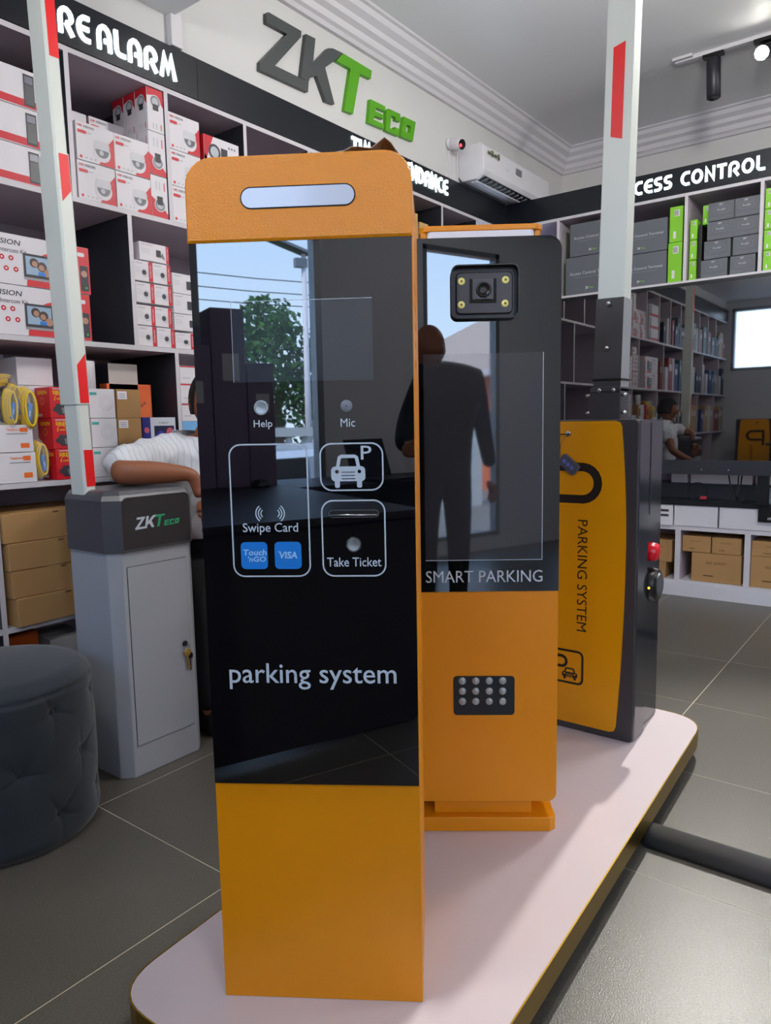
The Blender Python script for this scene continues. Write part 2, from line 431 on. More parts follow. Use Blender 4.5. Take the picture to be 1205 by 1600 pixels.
b.text('VISA', .1255, .1565, z(.8870), z(.8985), y - .0003, LBLUE, .03, .15); b.flat([(.1240, z(.8988)), (.1290, z(.8960)), (.1300, z(.8988))], y - .0003, LBLUE)
b.build('payment_stickers', K1, label='two bright blue payment stickers')
def button(parent, x, zz, r, name, m=SILV, y0=-.003):
    b = MB(); b.lathe([(r, 0), (r, .003), (r * .97, .0036), (r * .86, .0036), (r * .83, .0022), (r * .80, .0022)], m, (x, y0, zz), 'y', 28, False); b.lathe([(r * .78, .0020), (r * .77, .0040), (r * .4, .0034), (0, .0030)], SILVR, (x, y0, zz), 'y', 28, False)
    o = b.build(name, parent); return o
button(K1, .1070, z(1.1300), .0118, 'help_button')
b = MB(); b.lathe([(.0095, 0), (.0095, .0015), (.0088, .002), (0, .002)], mat('mic_grey', (120, 124, 134), .5), (.2427, -.003, z(1.1300)), 'y', 20); b.lathe([(.0011, .002), (0, .0023)], RUB, (.2427, -.003, z(1.1300)), 'y', 8); b.build('microphone', K1)
button(K1, .2490, z(.9090), .0122, 'ticket_button')
b = MB(); b.prism(rrect(.2095, .2905, z(.9530), z(.9655), .006, 5), -.0042, 0, DSILV); b.prism(rrect(.2110, .2890, z(.9543), z(.9643), .0048, 5), -.0045, 0, RUB); b.tube([(.2125, -.007, z(.9575)), (.2875, -.007, z(.9575))], .0016, SILV); b.build('ticket_slot', K1)
b = MB()
for k in range(5):
    for c in range(4): b.add([(.3503, .06 + c * .02 + dy, z(1.32 - .03 * k) + dz) for dy, dz in ((0, -.006), (.006, -.006), (.006, .006), (0, .006))], [(0, 1, 2, 3)], RUB)
b.build('vent_holes', K1)
# crumpled film on top
film = mat('brown_film', (150, 120, 92), .4, noise=.5, nscale=40, nrgb=(215, 208, 200))
b = MB(); nx, ny = 16, 4; vv = []
for j in range(ny + 1):
    for i in range(nx + 1):
        t = i / nx; hx = .165 + .165 * t
        pk = .020 * math.exp(-((t - .88) / .08) ** 2) + .009 * math.exp(-((t - .62) / .13) ** 2)
        edge = 1 if j in (0, 1) else .5
        hz = z(1.5115) + .0045 * (j > 0) + pk * edge + random.uniform(0, .003)
        if t > .95: hz -= .006
        vv.append((hx, .006 + .035 * j, hz))
b.add(vv, [(j * (nx + 1) + i, j * (nx + 1) + i + 1, (j + 1) * (nx + 1) + i + 1, (j + 1) * (nx + 1) + i) for j in range(ny) for i in range(nx)], film)
o = b.build('protective_film', None); o.matrix_world = Matrix.Translation((.754, .955, PT)) @ Matrix.Rotation(R(-56.53), 4, 'Z')
sm = o.modifiers.new('s', 'SOLIDIFY'); sm.thickness = .001
tag(o, 'crumpled brown and clear packing film lying on the ticket kiosk top', 'packing film')

# ---------------------------------------------------------------- licence plate camera kiosk (behind)
_w = Vector((math.cos(R(-54.7)), math.sin(R(-54.7))))
K2 = thing('camera_kiosk', 'orange smart parking kiosk with a square camera and large dark screen, second from front', 'parking kiosk', (1.583 - .35 * _w.x, .703 - .35 * _w.y, PT), -54.7)
MB().prism(rrect(0, .35, z(.178), z(.704), .022, 5, 'ab'), 0, .2, ORANGE).build('lower_body', K2, bevel=.0015)
MB().prism(rrect(.004, .346, z(.70), z(1.505), .028, 5, 'cd'), .004, .2, mat('kiosk_case_black', (22, 22, 26), .4)).build('upper_body', K2)
b = MB(); b.box(.054, .2935, .022, .18, z(.137), z(.18), ORANGE); b.build('neck', K2)
bp = [(0, 0), (.335, 0), (.35, .012), (.35, .20), (.33, .24), (.0, .24)]
MB().prism(bp, z(.1), z(.1365), ORANGE, axis='z').build('base_plate', K2, bevel=.0015)
MB().prism(rrect(0, .35, z(.704), z(1.511), .030, 7, 'cd'), -.003, .004, BLACKGLASS).build('glass_panel', K2)
b = MB(); b.rect(.0385, .3105, z(.7795), z(1.2560), -.0034, LCD2)
b.ribbon([(.3105, z(1.2560)), (.3105, z(.7795)), (.0385, z(.7795))], .0014, -.0038, PRINT); b.build('display_screen', K2)
b = MB(); b.text('SMART PARKING', .0385, .3120, z(.7262), z(.7545), -.0038, PRINT, 0); b.build('lettering', K2)
# top lamp and cap
MB().prism(rrect(.050, .292, .007, .17, .012, 5), z(1.500), z(1.5270), LAMPW, axis='z').build('lamp', K2)
b = MB(); b.prism(rrect(.033, .3117, .006, .19, .024, 6), z(1.5270), z(1.5400), ORANGE, axis='z'); b.box(.036, .050, .012, .17, z(1.50), z(1.5270), ORANGE); b.box(.292, .305, .012, .17, z(1.50), z(1.5270), ORANGE); b.build('lamp_cap', K2, bevel=.002)
# camera
cmr = MB()
o1 = rrect(.1020, .2525, z(1.3305), z(1.4470), .016, 5); i1 = rrect(.1045, .2500, z(1.3330), z(1.4445), .0145, 5)
n = len(o1)
cmr.add([(a, -.003, c) for a, c in o1] + [(a, -.030, c) for a, c in o1] + [(a, -.030, c) for a, c in i1] + [(a, -.006, c) for a, c in i1],
        [(k * n + i, k * n + (i + 1) % n, (k + 1) * n + (i + 1) % n, (k + 1) * n + i) for k in range(3) for i in range(n)], BLK)
hood_o = cmr.build('camera_hood', K2)
MB().prism(i1, -.008, -.003, BLK).build('camera_back', K2)
b = MB(); b.prism(rrect(.1135, .2395, z(1.3420), z(1.4330), .009, 5), -.016, -.003, mat('camera_face', (52, 50, 56), .35), bevel=.002)
b.box(.1435, .2030, -.0175, -.014, z(1.3655), z(1.4180), RUB); b.box(.1500, .1965, -.0195, -.014, z(1.3735), z(1.4175), mat('camera_face2', (66, 66, 74), .35)); b.build('camera_face', K2)
b = MB(); b.lathe([(.0165, 0), (.0165, .006), (.0145, .008), (.0125, .006), (.009, .004), (.006, .0035), (.003, .003), (0, .0045)], BLK, (.1745, -.0175, z(1.3935)), 'y', 24); b.lathe([(.002, .004), (0, .0055)], SILV, (.1745, -.0175, z(1.3935)), 'y', 8); b.build('camera_lens', K2)
for x, zz in ((.1255, 1.4135), (.2235, 1.4145), (.1250, 1.3625), (.2225, 1.3635)):
    b = MB(); b.lathe([(.0082, 0), (.0082, .001), (.006, .0022), (0, .003)], LEDY, (x, -.016, z(zz)), 'y', 14); b.lathe([(.003, .0025), (.002, .0034), (0, .0034)], mat('led_core', (120, 118, 60), .4), (x, -.016, z(zz)), 'y', 10); b.build('light_lens', K2)
MB().prism(rrect(.1020, .2475, z(.4000), z(.4965), .008, 5), -.003, 0, mat('keypad_black', (28, 30, 34), .3)).build('keypad', K2)
for j in range(3):
    for i in range(4):
        b = MB(); b.lathe([(.0090, 0), (.0090, .0015), (.0075, .0026), (.0045, .0022), (.0030, .003), (0, .003)], mat('key_metal', (168, 172, 172), .35, metal=.6), (.1225 + .0322 * i, -.003, z(.4855 - .0255 * j)), 'y', 14)
        b.build('key_button', K2)

# ---------------------------------------------------------------- yellow barrier gate (right of kiosks)
GX, GY = 2.18, 1.10
G1 = thing('barrier_gate', 'dark barrier gate cabinet with yellow face lettered parking system on the platform', 'barrier gate', (GX, GY, PT), -90)
pts = [(0, .012), (.008, 0), (.375, 0), (.383, .008), (.383, .10), (.368, .12), (.366, .285), (.35, .295), (.01, .295), (0, .28)]
MB().prism(pts, 0, z(1.10), CHARG, axis='z').build('cabinet', G1, bevel=.006)
b = MB(); fr = rrect(.0, .383, 0, z(1.103), .015, 4, 'abcd'); b.prism(fr, -.006, .0, CHAR, bevel=.003); b.build('front_frame', G1)
def barrel(x0t, x0m, x0b, z0, z1, mid, r):
    cx = .1915; L_ = []
    N = 14
    right = []
    for k in range(N + 1):
        zz = z0 + r + (z1 - z0 - 2 * r) * k / N
        t = (zz - z0) / (z1 - z0)
        if t < mid: q = (mid - t) / mid; xx = x0m + (x0b - x0m) * q * q
        else: q = (t - mid) / (1 - mid); xx = x0m + (x0t - x0m) * q * q
        right.append((xx, zz))
    outl = [(2 * cx - x0b + r, z0), (x0b - r, z0)] + [(right[0][0] - r * .3, z0 + r * .3)] + right + [(right[-1][0] - r * .3, z1 - r * .3), (x0t - r, z1), (2 * cx - x0t + r, z1)]
    left = [(2 * cx - a, c) for a, c in reversed(right)]
    outl += [(left[0][0] + r * .3, z1 - r * .3)] + left + [(left[-1][0] + r * .3, z0 + r * .3)]
    return outl
MB().prism(barrel(.331, .352, .330, z(.124), z(1.098), .6, .018), -.011, -.005, YELLOW).build('yellow_face', G1)
y = -.0116; DKB = mat('black_print', (34, 26, 20), .4)
b = MB()
pcx = .195; b.ribbon([(.10, z(.79)), (.10, z(.9575)), (.21, z(.9575))] + arc(.2125, z(.907), .0505, 85, -85, 10) + [(.115, z(.8565))], .0265, y, DKB)
b.vtext('PARKING SYSTEM', .2000, .2325, z(.4340), z(.7920), y, DKB, 0)
b.ribbon(rrect(.10, .2210, z(.258), z(.3640), .016, 5), .0075, y, DKB, closed=True)
b.ribbon([(.125, z(.282)), (.125, z(.3435)), (.150, z(.3435))] + arc(.150, z(.3265), .017, 85, -85, 8) + [(.13, z(.3095))], .0095, y, DKB)
car_icon(b, .152, .205, z(.268), z(.306), y, DKB, YELLOW)
b.build('printed_face', G1)
b = MB(); b.lathe([(.0095, 0), (.0095, .004), (.008, .006), (0, .006)], SILV, (.165, -.011, z(1.060)), 'y', 18); b.box(.140, .176, -.020, -.0165, z(1.0575), z(1.0605), BLK); b.build('lock', G1)
f = thing('key_fob', 'small grey remote key fob with blue buttons hanging from the yellow gate lock', 'key fob', (GX - .021, GY - .172, .965), -90)
M = Matrix.Rotation(R(40), 4, 'Y')
b = MB(); b.prism(rrect(-.034, .034, -.019, .019, .008, 4), -.006, .006, mat('fob_grey', (74, 78, 92), .4), bevel=.002); b.xf(M); b.build('casing', f)
b = MB()
for k in (-1, 0, 1): b.prism([(k * .016 - .006 * math.cos(q), .006 * math.sin(q)) for q in [PI / 5 * w_ for w_ in range(10)]][::1], -.0072, -.005, mat('fob_button', (104, 112, 200), .4))
b.xf(M); b.build('buttons', f)
MB().tube([(-.026, 0, .022), (-.030, 0, .05), (-.022, .003, .075), (-.008, .004, .094)], .0009, DSILV, 6).build('key_ring', f)
b = MB(); b.box(-.036, -.030, -.001, .001, .045, .070, BLK); b.build('key', f)
# side devices
b = MB(); b.lathe([(.052, 0), (.054, .012), (.052, .028), (.046, .034), (.036, .036), (.034, .032), (0, .032)], BLK, (0, 0, 0), 'x', 28)
b.lathe([(.036, .036), (.037, .0375), (.034, .0375)], mat('sensor_ring', (70, 74, 78), .3), (0, 0, 0), 'x', 28); b.xf(Matrix.Translation((.366, .17, z(.572)))); b.build('round_sensor', G1)
b = MB(); b.lathe([(.0045, 0), (0, .004)], mat('sensor_led', (240, 220, 60), .3, emit=1.2), (0, 0, 0), 'y', 10); b.xf(Matrix.Translation((.384, .117, z(.571)))); b.build('indicator', G1)
b = MB(); b.lathe([(.030, 0), (.031, .010), (.028, .022), (.022, .030), (0, .033)], mat('red_lens', (200, 20, 34), .12, coat=.5, emit=.12), (0, 0, 0), 'x', 22); b.xf(Matrix.Translation((.366, .175, z(.678)))); b.build('red_lamp', G1)
b = MB(); b.box(.367, .371, .150, .155, z(.80), z(1.09), DSILV); b.build('side_seam', G1)
# boom bracket and boom on the gate
BX = 2.185
A1 = thing('boom_arm', 'white barrier boom with one red stripe rising from the yellow gate', 'barrier boom', (BX, .825, 1.10), -90)
b = MB(); b.box(-.050, .047, 0, .075, 0, .095, CHAR); b.box(-.046, .047, -.004, .078, .085, .100, CHAR); b.build('hub_bracket', A1, bevel=.002)
TL = Matrix.Rotation(R(1.15), 4, 'Y')
b = MB(); b.box(-.042, .044, .002, .072, .095, .362, CHAR, {'right': mat('bracket_side', (150, 154, 156), .3)}); b.box(-.044, .046, 0, .074, .118, .126, BLK); b.xf(TL).build('arm_sleeve', A1, bevel=.0015)
b = MB(); b.box(-.040, .042, .008, .068, .352, 1.55, BOOMW); b.xf(TL).build('pole', A1, bevel=.004)
b = MB(); b.flat([(-.017, .820), (.018, .808), (.018, 1.072), (-.017, 1.063)], .0074, TAPE); b.xf(TL).build('red_stripe', A1)
for x, zz in ((.006, .345), (.003, .215), (-.018, .090), (.026, .090)):
    b = MB(); b.lathe([(.0075, 0), (.0075, .003), (.005, .006), (0, .006)], SILV, (x, -.001, zz), 'y', 12); b.build('bolt', A1)
for x, s_ in ((-.056, 1), (.054, 1)):
    for zz in (.022, .075):
        b = MB(); b.lathe([(.0055, -.008), (.0055, .008)], SILV, (x, .01, zz), 'x', 10); b.build('bolt', A1)

# ---------------------------------------------------------------- grey barrier gate (left)
G2 = thing('barrier_gate', 'silver grey barrier gate cabinet with a charcoal top behind the tufted ottoman', 'barrier gate', (1.223, 1.978, 0), 0)
def plan(w, d, c, g=0): return [(c - g * .4, -g), (w - c + g * .4, -g), (w + g, c - g * .4), (w + g, d - c), (w - c, d + g), (c, d + g), (-g, d - c), (-g, c - g * .4)]
MB().prism(plan(.312, .27, .032), 0, .735, GATEG, axis='z').build('cabinet', G2, bevel=.003)
b = MB(); P0 = plan(.312, .27, .034, .008); P1 = plan(.312, .27, .038, -.020)
b.prism(P0, .725, .885, GATED, axis='z')
n = 8; prof = [(0, .885), (.25, .900), (.6, .911), (1, .915)]
ring = []
for t, zz in prof: ring += [(a[0] + (c[0] - a[0]) * t, a[1] + (c[1] - a[1]) * t, zz) for a, c in zip(P0, P1)]
b.add(ring, [(k * n + i, k * n + (i + 1) % n, (k + 1) * n + (i + 1) % n, (k + 1) * n + i) for k in range(3) for i in range(n)] + [tuple(3 * n + i for i in range(n))], GATED)
b.build('top_cover', G2)
MB().prism(rrect(.036, .284, .733, .893, .02, 4, 'cd'), -.0095, -.006, GATEF).build('front_label', G2)
# lettering ZKT ECO, normalised 0..1.16 wide, .28 high
LOGO = {'Z': [(0.016, 0.255), (0.028, 0.262), (0.237, 0.264), (0.233, 0.237), (0.057, 0.05), (0.238, 0.054), (0.276, 0.056), (0.27, 0.008), (-0.036, -0.001), (-0.034, 0.034), (0.142, 0.215), (0.014, 0.213)],
 'K': [(0.268, 0.264), (0.333, 0.268), (0.311, 0.150), (0.42, 0.257), (0.458, 0.271), (0.534, 0.276), (0.48, 0.227), (0.397, 0.161), (0.46, 0.013), (0.396, 0.007), (0.335, 0.103), (0.288, 0.080), (0.276, 0.056), (0.224, 0.056)],
 'T': [(0.534, 0.276), (0.765, 0.275), (0.755, 0.231), (0.666, 0.226), (0.603, 0.012), (0.535, 0.008), (0.591, 0.223), (0.484, 0.223)],
 'E': [(0.749, 0.130), (0.879, 0.134), (0.874, 0.107), (0.796, 0.103), (0.789, 0.083), (0.862, 0.086), (0.856, 0.063), (0.779, 0.057), (0.774, 0.036), (0.865, 0.039), (0.859, 0.014), (0.728, 0.008)],
 'C': [(0.904, 0.132), (1.013, 0.137), (1.012, 0.095), (0.97, 0.092), (0.97, 0.106), (0.93, 0.104), (0.917, 0.035), (0.959, 0.038), (0.959, 0.054), (1.002, 0.056), (0.993, 0.016), (0.877, 0.012), (0.887, 0.115)],
 'O': [(1.022, .022), (1.137, .026), (1.160, .140), (1.045, .137)]}
def tri_prism(b, pts, y0, y1, m):
    from mathutils.geometry import tessellate_polygon
    t = tessellate_polygon([[Vector((p[0], p[1], 0)) for p in pts]]); n = len(pts)
    area_ = sum(pts[i][0] * pts[(i + 1) % n][1] - pts[(i + 1) % n][0] * pts[i][1] for i in range(n))
    ks = []
    for f in t:
        a, c, d = [pts[i] for i in f]
        if (c[0] - a[0]) * (d[1] - a[1]) - (d[0] - a[0]) * (c[1] - a[1]) < 0: f = f[::-1]
        ks.append(tuple(f))
    b.add([(p[0], y0, p[1]) for p in pts], ks, m)
    if y1 is not None:
        vv = [(p[0], y0, p[1]) for p in pts] + [(p[0], y1, p[1]) for p in pts]
        b.add(vv, [(i, n + i, n + (i + 1) % n, (i + 1) % n) if area_ > 0 else ((i + 1) % n, n + (i + 1) % n, n + i, i) for i in range(n)], m)
def logo_letter(k, b, ox, oz, sx, sz, y0, y1, m):
    T_ = lambda p: (ox + p[0] * sx, oz + p[1] * sz)
    if k == 'O': b.ribbon([T_((1.040, .040)), T_((1.118, .044)), T_((1.138, .120)), T_((1.060, .117))], .036 * sz, y0, m, y1, closed=True)
    else: tri_prism(b, [T_(p) for p in LOGO[k]], y0, y1, m)
b = MB()
for k in 'ZK': logo_letter(k, b, .0500, .7910, .138, .145, -.0101, None, PRINT)
GRL = mat('green_print', (44, 160, 110), .4)
for k in 'TECO': logo_letter(k, b, .0500, .7910, .138, .145, -.0101, None, GRL)
b.xf(Matrix.Translation((.032, 0, 0))).build('lettering', G2)
b = MB(); b.box(.045, .266, -.001, .001, .1005, .678, RUB); b.box(.0465, .2645, -.0025, .001, .102, .6765, GATEG); d = b.build('door', G2)
b = MB(); b.lathe([(.010, 0), (.010, .003), (.007, .005), (0, .005)], BLK, (.243, -.0025, .388), 'y', 14); b.build('door_lock', d)
k = thing('key_ring', 'brass key and black key hanging in the grey gate door lock', 'keys', (1.223 + .248, 1.974, .335), 0)
KEYM = mat('key_brass', (205, 170, 90), .3, metal=.8)
b = MB(); b.lathe([(.012, -.0008), (.014, 0), (.012, .0008)], KEYM, (0, -.004, .022), 'y', 16); b.box(-.0035, .0035, -.005, -.003, -.034, .012, KEYM); b.box(.0, .009, -.005, -.003, -.034, -.026, KEYM); b.build('brass_key', k)
b = MB(); b.lathe([(.010, -.0008), (.0115, 0), (.010, .0008)], BLK, (.013, -.001, .006), 'y', 12); b.box(.011, .016, -.002, 0, -.042, 0, DSILV); b.build('black_key', k)
MB().tube([(.010 * math.cos(a_), -.003, .040 + .012 * math.sin(a_)) for a_ in [2 * PI * i / 14 for i in range(14)]], .0008, SILV, 5, closed=True).build('split_ring', k)
# left boom
A2 = thing('boom_arm', 'white barrier boom with red stripes rising from the silver grey gate', 'barrier boom', (1.222, 2.105, .905), 0)
TLB = Matrix.Rotation(R(-1.2), 4, 'Y')
for nm, w, d_, z0, z1 in (('lower_section', .040, .075, -.01, .278), ('middle_section', .048, .088, .274, 1.003), ('upper_section', .042, .078, 1.0, 1.85)):
    o_ = (w - .040) / 2
    b = MB(); b.prism([(-o_ + .006, -o_), (.040 + o_ - .006, -o_), (.040 + o_, -o_ + .006), (.040 + o_, d_), (-o_, d_), (-o_, -o_ + .006)], z0, z1, BOOMW, axis='z'); b.xf(TLB).build(nm, A2)
def stripe(zl0, zl1, zr0, zr1, x0=.008, x1=.038, y_=-.0006):
    b = MB(); b.flat([(x0, zl0), (x1, zr0), (x1, zr1), (x0, zl1)], y_, TAPE); b.xf(TLB).build('red_stripe', A2)
stripe(.02, .134, .02, .133); stripe(.277, .391, .277, .426, y_=-.0046); stripe(.864, .999, .898, .999, y_=-.0046); stripe(1.264, 1.85, 1.264, 1.85, y_=-.0016)
# ---------------------------------------------------------------- ottoman
OT = thing('ottoman', 'round tufted slate velvet ottoman in front of the stacked cardboard cartons', 'ottoman', (.885, 2.045, 0))
NA, NZ = 260, 110; RO = .25; HO = .455
tufts = [(.15 + i * 2 * PI / 8 + (j % 2) * PI / 8, .09 + .14 * j) for j in range(3) for i in range(8)]
def ott(a, h):
    r = RO
    if h < .04: r -= .02 * ((.04 - h) / .04) ** 2
    if h > HO - .045: r -= .035 * ((h - HO + .045) / .045) ** 2
    dd = 0
    for ta, th in tufts:
        da = (a - ta + PI) % (2 * PI) - PI; dx = da * RO; dz = h - th; d = math.hypot(dx, dz)
        if d < .16:
            dd += .012 * math.exp(-(d / .014) ** 2) + .009 * math.exp(-(d / .05) ** 2)
            an = math.atan2(dz, dx); dd += .0055 * min(1, d / .02) * math.exp(-(d / .055) ** 2) * max(0, math.cos(an * 5 + ta * 3)) ** 6
    seam = .006 * math.exp(-((h - (HO - .035)) / .006) ** 2)
    return r - dd - seam
vv = []; ff = []
for kz in range(NZ + 1):
    h = HO * kz / NZ
    for ia in range(NA):
        a = 2 * PI * ia / NA; r = ott(a, h); vv.append((r * math.cos(a), r * math.sin(a), h))
rings = 8
for q in range(1, rings + 1):
    t = 1 - q / rings
    for ia in range(NA):
        a = 2 * PI * ia / NA; r = ott(a, HO) * t; vv.append((r * math.cos(a), r * math.sin(a), HO + .014 * (1 - t * t)))
tot = NZ + rings
for kz in range(tot):
    for ia in range(NA): ff.append((kz * NA + ia, kz * NA + (ia + 1) % NA, (kz + 1) * NA + (ia + 1) % NA, (kz + 1) * NA + ia))
b = MB(); b.add(vv, ff, VELV, True); b.build('upholstery', OT)
b = MB()
for ta, th in tufts:
    if -PI <= ta: 
        r = ott(ta, th); M_ = Matrix.Translation((r * math.cos(ta), r * math.sin(ta), th)) @ Matrix.Rotation(ta, 4, 'Z')
        q = MB(); q.lathe([(.009, 0), (.008, .003), (.005, .005), (0, .006)], VELV, (0, 0, 0), 'x', 10); q.xf(M_); b.add(q.v, q.f, VELV, True)
b.build('buttons', OT)

# ---------------------------------------------------------------- built-in shelving
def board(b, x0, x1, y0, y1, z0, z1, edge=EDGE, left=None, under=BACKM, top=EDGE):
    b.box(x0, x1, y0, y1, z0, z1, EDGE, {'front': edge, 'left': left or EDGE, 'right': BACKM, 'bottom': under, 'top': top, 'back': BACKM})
SL = thing('shelving_unit', 'tall white built-in shelving with charcoal partitions full of boxed cameras', 'shelving', (0, 2.49, 0))
LEV = [0.435, 0.925, 1.42, 1.92]
for zt in LEV:
    b = MB(); board(b, XF + .02, 4.66, 0, .46, zt - .018, zt); b.build('shelf_board', SL)
b = MB(); board(b, XF + .02, 4.66, 0, .46, 2.400, 2.418); b.build('shelf_board', SL)
b = MB(); board(b, XF + .02, 4.66, .01, .46, 0, .02); b.build('shelf_board', SL)
ROWS = [(1.92, 2.40, [-1.35, -.945, -.54, -.135, .27, .67, 1.07, 1.484, 1.893, 2.300, 2.705, 3.11, 3.53, 3.872, 4.283]),
        (1.42, 1.902, [-1.54, -.73, .08, .89, 1.700, 2.51, 3.32, 4.13]),
        (.925, 1.402, [-1.36, -.55, .26, 1.07, 1.883, 2.69, 3.5, 4.3]),
        (.435, .907, [-1.3, -.5, .3, 1.124, 1.93, 2.74, 3.55, 4.3]),
        (.02, .417, [-1.3, -.5, .3, 1.124, 1.93, 2.74, 3.55, 4.3])]
for z0, z1, xs_ in ROWS:
    for x in xs_:
        b = MB(); board(b, x - .009, x + .009, 0, .46, z0, z1, left=DARKB); b.build('partition', SL)
SR = thing('shelving_unit', 'white shelving and low counter along the far wall around the television', 'shelving', (4.67, 0, 0), -90)
# local x = -Y
b = MB(); board(b, -2.48, 3.3, 0, .42, 1.902, 1.92); b.build('shelf_board', SR)
b = MB(); board(b, -2.48, 3.3, 0, .42, 2.405, 2.423); b.build('shelf_board', SR)
for y_ in (2.10, 1.292, .886, .48, -.33, -1.14, -1.95):
    b = MB(); board(b, -y_ - .009, -y_ + .009, 0, .42, 1.92, 2.405, left=DARKB); b.build('partition', SR)
MB().box(-2.48, 3.3, .42, .43, 0, 2.42, BACKM).build('back_panel', SR)
b = MB(); board(b, -2.48, 3.3, 0, .42, 1.40, 1.42); b.build('shelf_board', SR)
b = MB(); b.box(-2.48, 3.3, -.012, .42, .572, .598, mat('counter_black', (30, 32, 36), .25)); b.build('worktop', SR)
MB().box(-2.48, 3.3, .20, .42, .598, .69, mat('ledge_dark', (52, 54, 60), .35)).build('ledge', SR)
b = MB(); board(b, -2.48, 3.3, 0, .42, .415, .440); b.build('shelf_board', SR)
b = MB(); board(b, -2.48, 3.3, 0, .42, .085, .10); b.build('shelf_board', SR)
MB().box(-2.48, 3.3, -.004, .02, 0, .088, WHITEP).build('plinth', SR)
for y0, y1 in ((2.30, 1.70), (1.69, 1.318), (1.310, 1.058), (1.048, .48), (.47, -.1)):
    MB().box(-y0, -y1, -.004, .40, .442, .570, WHITEP).build('drawer_front', SR, bevel=.002)
for y_ in (2.10, 1.695, 1.285, .888, .48, -.33):
    b = MB(); board(b, -y_ - .016, -y_ + .016, 0, .42, .10, .415); b.build('partition', SR)
# far side cabinet run for the right part of the room seen in reflections is left plain

# fascias with glowing letters
FL = thing('fascia_sign', 'long dark fascia with glowing white letters FIRE ALARM and TIME ATTENDANCE', 'sign', (0, 2.49, 2.42))
edges = [XF + .02, .5, 2.05, 3.245, 4.665]
for a_, c_ in zip(edges, edges[1:]): MB().box(a_ + .001, c_ - .001, -.004, .018, 0, .160, FASC).build('panel', FL)
FR = thing('fascia_sign', 'dark fascia on the far wall with glowing white letters ACCESS CONTROL', 'sign', (4.67, 0, 2.425), -90)
for a_, c_ in ((-2.485, -.3), (-.3, 1.6), (1.6, 3.3)): MB().box(a_ + .001, c_ - .001, -.004, .9, 0, .150, FASC).build('panel', FR)
GL = {}
def A_(n0, n1, cx, cy, rx, ry, n=7): return [(cx + rx * math.cos(R(n0 + (n1 - n0) * i / n)), cy + ry * math.sin(R(n0 + (n1 - n0) * i / n))) for i in range(n + 1)]
GL['I'] = (.22, [[(.11, 0), (.11, 1)]])
GL['F'] = (.55, [[(.11, 0), (.11, .9), (.55, .9)], [(.11, .48), (.48, .48)]])
GL['R'] = (.72, [[(.11, 0), (.11, .62)] + A_(180, 0, .36, .62, .25, .28) + A_(0, -90, .36, .62, .25, .2), [(.36, .42), (.64, .0)]])
GL['E'] = (.62, [[(.62, .9)] + A_(95, 265, .42, .5, .31, .4, 9) + [(.62, .1)], [(.2, .5), (.58, .5)]])
GL['A'] = (.72, [[(.11, 0), (.11, .55)] + A_(180, 0, .36, .55, .25, .35) + [(.61, 0)], [(.35, .38), (.61, .38)]])
GL['L'] = (.55, [[(.11, 1), (.11, .25)] + A_(180, 270, .3, .28, .19, .18, 4) + [(.55, .1)]])
GL['M'] = (.90, [[(.08, 0), (.26, .9), (.45, .3), (.64, .9), (.82, 0)]])
GL['T'] = (.60, [[(0, .9), (.6, .9)], [(.3, .9), (.3, 0)]])
GL['N'] = (.68, [[(.11, 0), (.11, .9), (.57, .1), (.57, 1)]])
GL['D'] = (.70, [[(.11, .1), (.11, .9), (.3, .9)] + A_(80, -80, .28, .5, .33, .4, 9) + [(.11, .1)]])
GL['C'] = (.62, [[(.62, .88)] + A_(100, 260, .44, .5, .33, .4, 9) + [(.62, .12)]])
GL['O'] = (.78, [A_(90, 450, .39, .5, .29, .4, 16)])
GL['S'] = (.58, [[(.54, .9)] + A_(90, 270, .28, .70, .18, .2, 6) + A_(90, -90, .30, .30, .18, .2, 6) + [(.04, .1)]])
def glyphs(root, s, x0, x1, z0, z1, wd=.185):
    tot = sum((GL[c][0] if c != ' ' else .35) for c in s) + .10 * (len(s) - 1); k = (x1 - x0) / tot; x = x0; h = z1 - z0
    for c in s:
        if c == ' ': x += .45 * k; continue
        b = MB()
        for st_ in GL[c][1]: 
            # keep stroke weight constant: work in metres
            b.ribbon([(x + p[0] * k, z0 + p[1] * h) for p in st_], wd * min(k, h) , -.012, GLOW, -.004)
        o = b.build('letter', root); x += (GL[c][0] + .10) * k
zz0 = 2.452 - 2.42
glyphs(FL, 'FI', 1.375, 1.440, zz0 + .002, zz0 + .092)
glyphs(FL, 'RE', 1.459, 1.578, zz0, zz0 + .092); glyphs(FL, 'ALARM', 1.603, 1.944, zz0, zz0 + .090)
glyphs(FL, 'TIME ATTENDANCE', 3.02, 3.925, .050, .140)
glyphs(FR, 'ACCESS CONTROL', -1.735, -.875, .036, .118)
# wall logo letters
WL = thing('wall_logo', 'large raised grey and green letters on the white wall above the fascia', 'sign', (2.44, YW, 2.66))
for k in 'ZKT': b = MB(); logo_letter(k, b, 0, 0, 1, 1, -.022, 0, SIGNG if k != 'T' else SIGNGR); b.build('letter', WL)
for k in 'ECO': b = MB(); logo_letter(k, b, 0, 0, 1, 1, -.022, 0, SIGNGR); b.build('letter', WL)

